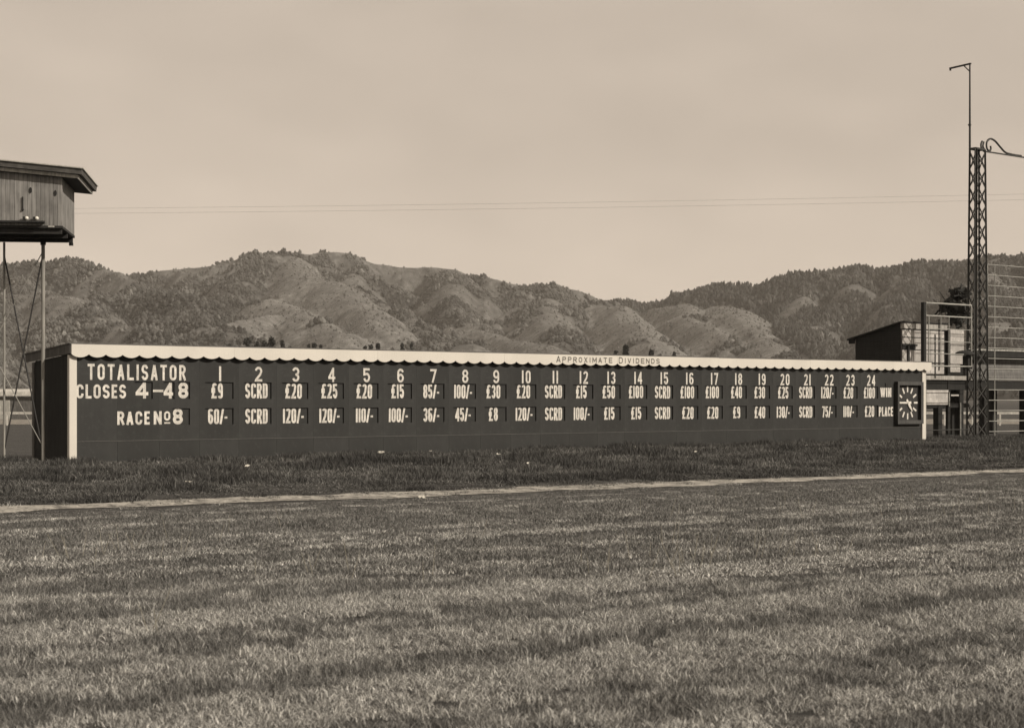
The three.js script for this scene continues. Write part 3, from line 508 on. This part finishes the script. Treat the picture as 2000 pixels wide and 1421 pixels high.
{ // gantry beam with wrought-iron scrolls, off to a second support out of frame
  const g = atBoard(40.22, 11.45, -0.62, 'scroll_gantry'); tag(g, 'wrought iron gantry beam with scrolls leaving the top of the lattice tower', 'gantry');
  part('beam', box2(0.32, 4.2, 0.0, 0.05, -0.03, 0.03), M.steelDark, g);
  const scroll = (pts, r) => new THREE.TubeGeometry(new THREE.CatmullRomCurve3(pts.map(([x, y]) => V(x, y, 0))), 60, r, 6);
  part('scroll', scroll([[0.28, 0.08], [0.18, 0.16], [0.17, 0.3], [0.25, 0.42]], 0.04), M.steelDark, g);
  part('scroll', scroll([[0.42, 0.08], [0.3, 0.22], [0.36, 0.4]], 0.036), M.steelDark, g);
  part('scroll', scroll([[0.82, 0.28], [0.84, 0.14], [0.7, 0.07], [0.56, 0.18], [0.56, 0.4], [0.78, 0.56], [1.1, 0.52], [1.5, 0.3], [1.85, 0.12], [2.3, 0.075], [3.0, 0.07]], 0.04), M.steelDark, g);
  part('end_post', box2(4.05, 4.15, -11.8, 0.0, -0.05, 0.05), M.steelDark, g);
}
{ // number frame between the board's end and the tower
  const f = atBoard(36.57, -0.2, -0.62, 'number_frame'); tag(f, 'white barred number frame on a dark post between the board and the tower', 'frame');
  part('post', box2(-0.085, 0.065, 0, 5.52, -0.07, 0.07), M.standDark, f); part('post_edge', box2(0.067, 0.11, 0.02, 5.5, 0.0, 0.045), M.steelPale, f);
  const hb = (y, r, x0 = 0.1, x1 = 3.1) => part('rail', rod(V(x0, y, 0.03), V(x1, y, 0.03), r), M.steelPale, f), vb = (x, y0, y1, r) => part('upright', rod(V(x, y0, 0.035), V(x, y1, 0.035), r), M.steelPale, f);
  hb(5.5, 0.035); hb(5.01, 0.03); hb(3.08, 0.028); hb(4.52, 0.015); hb(4.03, 0.015); hb(3.56, 0.015);
  vb(0.28, 3.08, 5.0, 0.026); vb(1.07, 3.08, 5.0, 0.018); vb(1.6, 3.08, 5.0, 0.018); vb(3.1, 3.08, 5.52, 0.03);
  part('post', box2(0.72, 0.76, 2.6, 4.3, -0.02, 0.02), M.steelDark, f); part('post', box2(1.03, 1.07, 2.9, 4.9, -0.06, -0.02), M.steelDark, f);
  part('bottom_bar', rod(V(0.1, 0.6, 0), V(3.05, 0.6, 0), 0.02), M.steelDark, f);
}
{
  const f = atBoard(40.75, -0.2, -0.55, 'number_frame'); tag(f, 'tall ladder-like white number frame to the right of the lattice tower', 'frame');
  for (let i = 0; i < 17; i++) part('rung', rod(V(0, 0.5 + i * 0.417, 0), V(3.5, 0.5 + i * 0.417, 0), 0.017), M.steelPale, f);
  for (const [x, r] of [[0.0, 0.028], [0.52, 0.022], [3.5, 0.03]]) part('upright', rod(V(x, 0, -0.03), V(x, 7.2, -0.03), r), M.steelPale, f);
}
// ------------------------------------------------------------------ raised stand behind, right
{
  const g = atBoard(38.89, -0.45, -3.4, 'raised_stand'); tag(g, 'raised timber stand with pale sheeted front and black side wall behind the tower', 'building');
  const y0 = 2.99, Y = (v) => v + 0.45; // floor level over the base
  const sheetRows = [[Y(4.12), Y(4.42)], [Y(3.62), Y(4.1)], [Y(3.1), Y(3.6)], [Y(2.62), Y(3.08)]], cols = [[0.06, 0.98], [1.0, 1.98], [2.0, 2.95]];
  sheetRows.forEach(([a, b], r) => cols.forEach(([c, d], k) => { if (r === 1 && k === 0) return part('wall_sheet', box2(c, d, a + 0.22, b, -0.03, 0), M.sheet[(r + k) % 4], g); part('wall_sheet', box2(c, d, a, b, -0.03, 0), M.sheet[(r * 3 + k) % 4], g); }));
  part('shadow_bar', box2(0.1, 1.1, sheetRows[1][0] + 0.14, sheetRows[1][0] + 0.2, -0.02, 0.02), M.liner, g);  // dark bar modelled in place of the shadow a frame bar casts
  part('backing', box2(0.02, 3.1, Y(2.5), Y(4.66), -0.08, -0.032), M.standDark, g);
  for (const yy of [4.43, 4.11, 3.61, 3.09]) part('batten', box2(0.04, 3.0, Y(yy) - 0.022, Y(yy) + 0.012, -0.02, 0.012), M.liner, g);
  part('fascia', box2(-0.02, 3.1, Y(4.45), Y(4.68), -0.01, 0.06), M.standBeam, g);
  part('corner_board', box2(0.0, 0.05, Y(2.45), Y(4.44), -0.02, 0.03), M.trimGrey, g);
  part('shadow_strip', box2(0.4, 0.52, Y(2.45), Y(3.75), 0.001, 0.06), M.liner, g);  // dark strip standing for an upright cast shadow on the sheets
  part('roof', prism([[0.12, Y(4.7)], [0.12, Y(4.75)], [-2.62, Y(4.08)], [-2.62, Y(4.02)]], 3.35, 0).rotateY(-Math.PI / 2).translate(3.2, 0, 0), M.hutDark, g);
  for (let i = 0; i < 12; i++) { const a = Y(2.45) + i * 0.185, sl = (z) => Y(4.68) + (z) * 0.243; const b = a + 0.18; const zc = Math.min(0, Math.max(-2.27, (b - Y(4.68)) / 0.243)); // side boards, cut under the roof
    const za = -2.27, pts = b < sl(za) ? [[za, a], [-0.001, a], [-0.001, b], [za, b]] : a < sl(za) ? [[za, a], [-0.001, a], [-0.001, Math.min(b, sl(0))], [zc, b], [za, sl(za)]] : a < sl(0) ? [[(a - Y(4.68)) / 0.243, a], [-0.001, a], [-0.001, Math.min(b, sl(0))], [zc, b]] : null;
    if (pts) part('side_board', prism(pts, 0.02 - (i % 2) * 0.004, 0).rotateY(-Math.PI / 2).translate(0.0, 0, 0), M.standDark, g); }
  part('eave_block', box2(-0.05, 0.0, Y(3.88), Y(4.06), -2.6, -2.3), M.standDark, g);
  part('back_wall', box2(0.02, 4.6, Y(2.45), Y(4.0), -2.29, -2.25), M.standDark, g);
  // second bay, a little lower and farther right
  part('bay_post', box2(3.11, 3.28, Y(0) - 0.3, Y(4.6), -0.04, 0.08), M.standDark, g);
  for (const [a, b] of [[4.22, 4.5], [3.84, 4.2], [3.46, 3.82], [3.05, 3.44]]) part('wall_sheet', box2(3.3, 4.5, Y(a), Y(b), -0.03, 0), M.sheet[Math.round(a * 10) % 4], g);
  part('wall_sheet', box2(3.3, 4.1, Y(2.72), Y(3.03), -0.03, 0), M.sheet[1], g);
  part('backing', box2(3.29, 4.6, Y(2.5), Y(4.5), -0.1, -0.04), M.standDark, g);
  part('floor', box2(0, 4.8, Y(2.4), Y(2.44), -2.25, 0.0), M.standDark, g);
  part('floor_beam', box2(0.2, 4.75, Y(2.39), Y(2.56), 0.09, 0.16), M.standBeam, g);
  part('floor_beam', box2(0.1, 4.75, Y(1.98), Y(2.38), -0.2, 0.05), M.standDark, g);
  part('lower_beam', box2(0.4, 4.6, Y(1.24), Y(1.42), -0.2, 0.0), M.standDark, g);
  part('lower_wall', box2(3.25, 4.6, Y(1.2), Y(2.0), -1.2, -0.9), M.standDark, g);
  for (const x of [0.3, 2.65, 4.15]) for (const z of [-0.1, -2.1]) part('post', box2(x - 0.14, x + 0.14, -0.35, Y(x === 2.65 || x === 4.15 ? 2.38 : 2.38), z - 0.13, z + 0.13), M.standDark, g);
  part('drain_pipe', rod(V(3.98, -0.2, 0.09), V(3.98, Y(1.45), 0.09), 0.03), M.steelPale, g);
  part('drain_pipe', rod(V(3.14, Y(1.3), 0.12), V(3.14, Y(1.9), 0.12), 0.03), M.steelPale, g);
  part('sign_strip', box2(3.35, 3.9, Y(1.72), Y(1.79), 0.055, 0.07), M.sheet[0], g);
}
{ const m = new THREE.Mesh(box(1.9, 0.56, 0.03), M.sheet[2]); m.castShadow = m.receiveShadow = true; m.position.copy(toWorld(38.89 + 2.18, 1.69, -3.33)); m.rotation.y = TURN; addTop(m, 'notice_panel'); tag(m, 'blank pale panel fixed under the floor of the raised stand', 'panel');
  part('batten', box(1.9, 0.05, 0.02, 0, -0.3, 0.005), M.sheet[1], m); }
{
  const g = atBoard(45.6, -0.45, -5.2, 'weatherboard_hut'); tag(g, 'low weatherboard building with dark eave at the right edge behind the frames', 'building');
  const Y = (v) => v + 0.45;
  for (let i = 0; i < 9; i++) { const a = Y(2.42) + i * 0.115, b = part('weatherboard', prism([[0, a], [0.022, a], [0.008, a + 0.125], [0, a + 0.125]], 6.2, 0).rotateY(-Math.PI / 2).rotateY(Math.PI).translate(0, 0, 0), M.greyBoard[i % 2], g); b.position.set(0, 0, -0.03); }
  part('backing', box2(0, 6.2, Y(2.4), Y(3.5), -0.07, -0.04), M.standDark, g);
  part('eave', box2(-0.3, 6.4, Y(3.44), Y(3.7), -2.4, 0.45), M.standDark, g); part('gutter', box2(-0.3, 6.4, Y(3.71), Y(3.78), -2.4, 0.5), M.steelPale, g);
  part('side_wall', box2(-0.02, 0, Y(2.4), Y(3.44), -2.2, -0.05), M.standDark, g); part('back_wall', box2(0, 6.2, Y(2.4), Y(3.44), -2.25, -2.2), M.standDark, g);
  part('floor_beam', box2(-0.1, 6.3, Y(2.0), Y(2.38), -2.2, -0.1), M.standDark, g);
  for (const x of [2.2, 5.4]) for (const z of [-0.3, -2.0]) part('post', box2(x - 0.17, x + 0.17, -0.4, Y(2.0), z - 0.15, z + 0.15), M.standDark, g);
}

// ------------------------------------------------------------------ wires, white rail, far shed
for (const [y0, y1, z, label] of [[12.62, 14.15, -110, 'lower of two thin wires crossing the sky above the hills'], [13.1, 14.72, -112, 'upper of two thin wires crossing the sky above the hills']]) {
  const pts = Array.from({ length: 25 }, (_, i) => { const t = i / 24; return V(-55 + 110 * t, y0 + (y1 - y0) * t - 0.35 * 4 * t * (1 - t) + 0.35, z); });
  const m = new THREE.Mesh(new THREE.TubeGeometry(new THREE.CatmullRomCurve3(pts), 60, 0.0055, 5), M.wire); addTop(m, 'overhead_wire'); tag(m, label, 'wire', 'overhead wires');
}
for (const [x0, x1, z, label] of [[-60, -33, -140, 'white running rail on posts seen at the far left beyond the pole'], [26, 52, -140, 'white running rail on posts seen under the raised stand']]) {
  const g = new THREE.Group(); g.position.set(x0, 0, z); addTop(g, 'running_rail'); tag(g, label, 'rail', 'running rails');
  part('rail', box2(0, x1 - x0, 0.86, 1.04, -0.05, 0.05), M.rail, g);
  for (let x = 0.6; x < x1 - x0; x += 2.1) part('post', box2(x - 0.06, x + 0.06, 0, 0.859, -0.05, 0.05), M.rail, g);
}
{
  const g = new THREE.Group(); g.position.set(-52, 0, -182); addTop(g, 'far_shed'); tag(g, 'distant low shed with a pale roof edge at the far left', 'building');
  part('wall', box2(-5, 5.6, 0, 2.2, -3, 0), M.trimGrey, g); part('roof', prism([[0.4, 2.3], [-3.3, 2.9], [-3.3, 3.0], [0.4, 2.7]], 11, 0).rotateY(-Math.PI / 2).translate(5.8, 0, 0), M.rail, g);
  part('door', box2(1, 2.4, 0, 1.9, 0.001, 0.04), M.hutTrim, g);
}

// ------------------------------------------------------------------ trees behind the board
function leafy(rw, rh, n, cone, sd) {                   // crown of small leaf faces spread in uneven clumps
  const P = [], keep = seed; seed = sd * 7919 + 13;
  const cl = Array.from({ length: rh > 3 ? 34 : 16 }, (_, i) => { const t = rnd(), a = rr(0, 6.28), w = cone ? (1 - t) * 0.9 + 0.08 : Math.sqrt(rr(0.1, 1)) * Math.sin(Math.PI * clamp(0.12 + 0.8 * t)); return V(Math.cos(a) * rw * w * 0.75, rh * (t * 1.9 - 0.95), Math.sin(a) * rw * w * 0.75); });
  for (let i = 0; i < n; i++) {
    const c = cl[i % cl.length], r = rw * (cone ? 0.34 : 0.42), d = V(rr(-1, 1), rr(-1, 1), rr(-1, 1)); if (d.length() > 1) { i--; continue; }
    const p = c.clone().add(d.multiplyScalar(r)), s = rr(0.16, 0.34), a = V(rr(-1, 1), rr(-1, 1), rr(-1, 1)).normalize().multiplyScalar(s), b = V(rr(-1, 1), rr(-0.6, 1), rr(-1, 1)).normalize().multiplyScalar(s * 1.5);
    for (const v of [p.clone().sub(a), p.clone().add(a), p.clone().add(b)]) P.push(v.x, v.y, v.z);
  }
  seed = keep; const g = new THREE.BufferGeometry(); g.setAttribute('position', new THREE.Float32BufferAttribute(P, 3)); g.computeVertexNormals(); return g;
}
const leafM = [0.035, 0.045, 0.055].map((a) => mat(lin(a, a * 1.02, a * 0.95), { roughness: 1, side: THREE.DoubleSide })), barkM = mat(lin(0.07, 0.065, 0.06));
let tn = 0;
function tree(name, x, top, D, rw, rh, cone, label, group, tone = 0) {
  const g = new THREE.Group(); g.position.set(x, 0, -D); addTop(g, name); tag(g, label, 'tree', group); tn++;
  rw *= 1.35; rh = Math.max(rh * 1.2, top * 0.34); const c = leafy(rw, rh, 2400, cone, tn); part('crown', c, leafM[tone], g).position.y = top - rh;
  part('trunk', rod(V(0, -0.2, 0), V(rr(-0.3, 0.3), top - rh * 0.7, 0), 0.28, 0.12, 8), barkM, g);
  for (let i = 0; i < 3; i++) { const y = top - rh * rr(1.2, 1.7), a = rr(0, 6.28); part('limb', rod(V(0, y, 0), V(Math.cos(a) * rw * 0.6, y + rw * 0.5, Math.sin(a) * rw * 0.6), 0.09, 0.04, 6), barkM, g); }
}
tree('round_tree', -79.9, 17.3, 520, 1.01, 1.26, 0, 'small dark treetop over the fascia above the last letters of totalisator', 'trees behind the board', 1);
tree('round_tree', -77.9, 17.1, 520, 0.87, 1.08, 0, 'low dark bush top just left of the broad clump behind the board', 'trees behind the board', 2);
tree('round_tree', -71.7, 18.2, 500, 1.53, 1.91, 0, 'broad dark round tree, leftmost of the tall clump above number two', 'trees behind the board', 0);
tree('round_tree', -69.9, 17.5, 505, 1.26, 1.58, 0, 'lower rounded tree second in the clump above number two', 'trees behind the board', 1);
tree('round_tree', -67.2, 17.5, 500, 1.11, 1.39, 0, 'short dark tree in the middle of the clump above number two', 'trees behind the board', 0);
tree('round_tree', -65.3, 18.3, 500, 1.25, 1.56, 0, 'full dark tree right of the middle of the clump above number two', 'trees behind the board', 0);
tree('conifer', -62.2, 19.3, 500, 0.97, 2.33, 1, 'tallest narrow pointed tree ending the clump left of number three', 'trees behind the board', 0);
tree('round_tree', -61.5, 16.8, 510, 0.99, 1.24, 0, 'small bush at the right foot of the tallest pointed tree', 'trees behind the board', 1);
tree('round_tree', -57.5, 17.1, 520, 0.87, 1.08, 0, 'small dark tree left of the little clump above number four', 'trees behind the board', 1);
tree('round_tree', -55.9, 17.7, 520, 1.01, 1.26, 0, 'rounded dark tree heading the little clump above number four', 'trees behind the board', 0);
tree('conifer', -54.0, 17.1, 520, 0.72, 1.73, 1, 'slim dark tree right of the rounded one above number four', 'trees behind the board', 1);
tree('round_tree', -52.6, 16.8, 530, 1.03, 1.29, 0, 'low rounded bush alone above the right of number four', 'trees behind the board', 1);
tree('round_tree', -49.8, 16.5, 530, 0.59, 0.74, 0, 'tiny dark bush top left of number five behind the fascia', 'trees behind the board', 1);
tree('conifer', -43.2, 17.7, 540, 1.05, 2.52, 1, 'first dark conifer in the row above number five', 'trees behind the board', 0);
tree('conifer', -41.4, 18.1, 540, 1.05, 2.52, 1, 'second dark conifer in the row above number five', 'trees behind the board', 1);
tree('conifer', -39.3, 18.0, 540, 1.05, 2.52, 1, 'third dark conifer in the row above number five', 'trees behind the board', 0);
tree('conifer', -33.4, 18.7, 560, 0.93, 2.24, 1, 'grey conifer above number six behind the fascia', 'trees behind the board', 2);
tree('conifer', -30.6, 19.2, 560, 1.09, 2.61, 1, 'taller grey conifer right of number six behind the fascia', 'trees behind the board', 1);
tree('round_tree', 25.7, 14.4, 460, 0.77, 0.96, 0, 'dark tree left of the pine over the word dividends', 'trees behind the board', 0);
tree('conifer', 27.8, 14.8, 450, 1.25, 3.00, 1, 'dark spreading pine rising over the word dividends', 'trees behind the board', 0);
tree('round_tree', 34.8, 14.1, 460, 0.89, 1.12, 0, 'dark tree over the last letter of dividends', 'trees behind the board', 0);
tree('round_tree', 36.8, 13.5, 460, 0.77, 0.96, 0, 'low dark bush just right of the word dividends', 'trees behind the board', 1);
tree('round_tree', 41.3, 13.7, 470, 0.65, 0.82, 0, 'rightmost small dark tree above the fascia over number fifteen', 'trees behind the board', 0);
{ // dark tree behind the top of the number frame
  const g = new THREE.Group(); g.position.set(22.95, 0, -95); addTop(g, 'ragged_tree'); tag(g, 'dark ragged tree showing over the top rail of the number frame by the tower', 'tree');
  part('trunk', rod(V(0, -0.2, 0), V(0.1, 6.9, 0), 0.16, 0.06), barkM, g); const c = leafy(0.95, 0.8, 260, 0, 77); part('crown', c, leafM[0], g).position.y = 6.8;
  for (const [dx, dy] of [[-0.9, 7.6], [-0.3, 7.9], [0.5, 7.8], [-1.2, 7.2]]) part('limb', rod(V(0, 6.2, 0), V(dx, dy, rr(-0.3, 0.3)), 0.05, 0.02, 6), barkM, g);
}

// ------------------------------------------------------------------ paper scraps on the grass
const SCRAPS = [[8.93, 1.18, 0.2, 'crumpled white paper on the bank grass below number five'], [10.71, 1.16, 0.13, 'flat paper scrap close under the board below number seven'], [11.35, 3.37, 0.15, 'white paper scrap on the bank below number nine'], [10.26, 5.8, 0.11, 'small paper scrap lower on the bank below number ten'], [18.95, 1.17, 0.13, 'paper scrap near the board foot below number fourteen'], [20.27, 0.65, 0.1, 'tiny paper scrap against the board foot below number fifteen'], [17.92, 3.31, 0.13, 'pale paper scrap on the bank below number fifteen'], [-1.33, 7.77, 0.16, 'white paper scrap on the bank grass above the worn strip at left'], [2.26, 4.59, 0.13, 'white paper scrap on the bank below number two'], [0.84, 13.03, 0.17, 'white paper lying at the near edge of the worn strip'], [18.46, 4.21, 0.1, 'small paper scrap on the bank below number sixteen'], [21.6, 4.63, 0.09, 'small paper scrap on the bank below number twenty'], [24.85, 3.2, 0.09, 'rightmost small paper scrap on the bank']];
SCRAPS.forEach(([s, z, w, label], i) => {
  const g = new THREE.PlaneGeometry(w * 0.9, w * 0.6, 4, 3).rotateX(-Math.PI / 2), p = g.attributes.position;
  for (let k = 0; k < p.count; k++) p.setXYZ(k, p.getX(k) * (0.85 + 0.3 * hash(k, i, 1)), 0.05 * w * 10 * 0.12 * hash(k, i, 2) + 0.3 * w * hash(k, i, 3), p.getZ(k) * (0.8 + 0.4 * hash(k, i, 4)));
  g.computeVertexNormals(); const m = new THREE.Mesh(g, mat(lin(0.62, 0.6, 0.53), { side: THREE.DoubleSide })); const q = toWorld(s, 0, z); m.position.set(q.x, ground(s, z) + 0.09, q.z); m.rotation.y = i * 1.3; m.rotation.x = 0.25; m.castShadow = true; addTop(m, 'paper_scrap'); tag(m, label, 'paper', 'paper scraps on the bank');
});

// ------------------------------------------------------------------ grass
function patch(n, size, hLo, hHi, w, lean, sd) {
  const P = [], C = [], keep = seed; seed = sd;
  for (let i = 0; i < n; i++) {
    const tone = 0.22 + 2.0 * Math.pow(rnd(), 2.2); for (let k = 0; k < 9; k++) C.push(tone, tone, tone * 0.98);
    const x = rr(-size / 2, size / 2), z = rr(-size / 2, size / 2), h = hLo + (hHi - hLo) * Math.pow(rnd(), 1.4), a = rr(0, 6.28), l = lean * h * rr(0.2, 1.2), b = rr(0, 6.28), ww = w * rr(0.7, 1.3);
    const dx = Math.cos(a) * ww / 2, dz = Math.sin(a) * ww / 2, tx = x + Math.cos(b) * l, tz = z + Math.sin(b) * l, mx = x + Math.cos(b) * l * 0.3, mz = z + Math.sin(b) * l * 0.3, mh = h * 0.6;
    P.push(x - dx, 0, z - dz, x + dx, 0, z + dz, mx + dx * 0.8, mh, mz + dz * 0.8, x - dx, 0, z - dz, mx + dx * 0.8, mh, mz + dz * 0.8, mx - dx * 0.8, mh, mz - dz * 0.8, mx - dx * 0.8, mh, mz - dz * 0.8, mx + dx * 0.8, mh, mz + dz * 0.8, tx, h, tz);
  }
  seed = keep; const g = new THREE.BufferGeometry(); g.setAttribute('position', new THREE.Float32BufferAttribute(P, 3)); g.setAttribute('color', new THREE.Float32BufferAttribute(C, 3)); g.computeVertexNormals(); return g;
}
const bladeM = mat(0xffffff, { vertexColors: true, roughness: 0.75, side: THREE.DoubleSide });
const grass = new THREE.Group();
function sow(name, geos, spots) {
  const by = geos.map(() => []); spots.forEach((s, i) => by[(hash(i, 5, 9) * geos.length) | 0].push(s));
  const mt = new THREE.Matrix4(), q = new THREE.Quaternion();
  by.forEach((L, k) => { const im = new THREE.InstancedMesh(geos[k], bladeM, L.length); im.name = name; im.castShadow = im.receiveShadow = true;
    L.forEach(([x, y, z, s, sy, c, wm = 1], i) => { q.setFromAxisAngle(V(0, 1, 0), hash(i, k, 3) * 6.28); im.setMatrixAt(i, mt.compose(V(x, y, z), q, V(s, sy, s))); im.setColorAt(i, lin(c, c * 0.99, c * 0.95)); }); grass.add(im); });
}
{
  const near = [1, 2, 3, 4].map((k) => patch(400, 0.3, 0.012, 0.058 + 0.01 * k, 0.0042, 1.0, 100 + k)), mid = [1, 2, 3].map((k) => patch(240, 0.42, 0.018, 0.065, 0.0075, 1.0, 200 + k)), bank = [1, 2, 3, 4].map((k) => patch(170, 0.46, 0.05, 0.2, 0.011, 0.6, 300 + k));
  const sN = [], sM = [], sB = [];
  const add = (L, x, Z, cell, bankish) => {
    const X = x + rr(-0.5, 0.5) * cell, z = Z + rr(-0.5, 0.5) * cell, [s, lz] = toLocal(X, z), c = pathAt(s), e = c - lz, r1 = rnd(), r2 = rnd();
    const edge = Math.abs(e) + 0.5 * (fbm(s * 0.8, lz * 0.8, 3, 81) - 0.5) * 2;
    const worn = e > -0.3 && e < 0.7 && edge < 0.85;
    if (worn && r1 > (e > 0.35 ? 0.5 : 0.2)) return;
    if (s > 0 && s < 36 && lz < 0.12) return;
    if (s > -1 && lz < -2) return;
    if (worn) { sB.push([X, ground(s, lz) - 0.01, z, rr(0.5, 1.0), rr(0.12, 0.4), 0.12 + 0.3 * r2]); return; }
    const y = ground(s, lz), dry = 0.6 * fbm(s * 0.05, lz * 0.8, 4, 82) + 0.4 * fbm(s * 0.3, lz * 0.7, 3, 84), tuft = fbm(s * 0.7, lz * 1.1, 3, 83), low = smooth(1.4, 3.4, Math.abs(e));
    if (e > 0) { // bank: longer, darker, tufted
      const t = 0.115 * (0.3 + 1.4 * dry) * (0.55 + 0.9 * r2) * (tuft > 0.58 ? 0.6 : 1);
      sB.push([X, y - 0.005, z, rr(0.9, 1.2), (0.15 + 1.6 * tuft * tuft * 1.4) * (0.45 + 0.55 * low), t]);
    } else { // mown field: green and dried-off patches, drier along the swaths; shade towards the distance painted in
      const rw = rows(s, lz), dryOrLit = r1 < clamp((lz > 24 + 8 * (tuft - 0.5) ? 0.58 : lz > 18 + 5 * (tuft - 0.5) ? 0.36 : -0.02) + 1.0 * rw + 0.5 * (dry - 0.5));
      const t = (dryOrLit ? 0.4 : 0.19) * (0.75 + 0.5 * r2);
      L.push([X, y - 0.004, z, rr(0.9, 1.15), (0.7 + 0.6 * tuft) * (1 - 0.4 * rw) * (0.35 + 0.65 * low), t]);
    }
  };
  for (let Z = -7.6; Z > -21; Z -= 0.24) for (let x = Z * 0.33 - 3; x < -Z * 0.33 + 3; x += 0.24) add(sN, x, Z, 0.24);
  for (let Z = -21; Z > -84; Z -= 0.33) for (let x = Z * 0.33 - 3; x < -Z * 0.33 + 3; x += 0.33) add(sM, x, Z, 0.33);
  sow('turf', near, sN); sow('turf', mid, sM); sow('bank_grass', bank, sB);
  addTop(grass, 'grass'); tag(grass, 'short mown grass of the field and longer tufts on the bank', 'grass', null, 'stuff');
  console.log('grass', sN.length, sM.length, sB.length);
}
{ // dry seed stalks left by the mower
  const P = [];
  for (const [s, z, n, sp] of [[-10.3, 20.3, 16, 1.1], [-13.9, 27.5, 3, 0.15], [-3.7, 25.1, 22, 1.6], [-9.6, 24.1, 8, 1.5], [-5.9, 26.2, 16, 1.4], [2, 20, 12, 2.5], [6, 22, 10, 2.2], [-6, 19, 6, 2]]) for (let i = 0; i < n; i++) {
    const a = s + rr(-sp, sp), b = z + rr(-sp, sp), p = toWorld(a, 0, b), y = ground(a, b), h = rr(0.16, 0.42), t = rr(0, 6.28), l = h * rr(0.1, 0.55), w = 0.004;
    const q = V(p.x + Math.cos(t) * l, y + h, p.z + Math.sin(t) * l * 0.5);
    for (const d of [V(w, 0, 0), V(0, 0, w)]) { const A = V(p.x, y, p.z), v = [A.clone().sub(d), A.clone().add(d), q.clone().addScaledVector(d, 0.6), A.clone().sub(d), q.clone().addScaledVector(d, 0.6), q.clone().addScaledVector(d, -0.6)]; for (const k of v) P.push(k.x, k.y, k.z); }
  }
  const g = new THREE.BufferGeometry(); g.setAttribute('position', new THREE.Float32BufferAttribute(P, 3)); g.computeVertexNormals();
  const m = new THREE.Mesh(g, mat(lin(0.38, 0.36, 0.3), { side: THREE.DoubleSide })); m.castShadow = true; addTop(m, 'dry_stalks'); tag(m, 'scattered pale dry grass stalks standing out of the mown field', 'grass', null, 'stuff');
}
renderer.render(scene, camera);
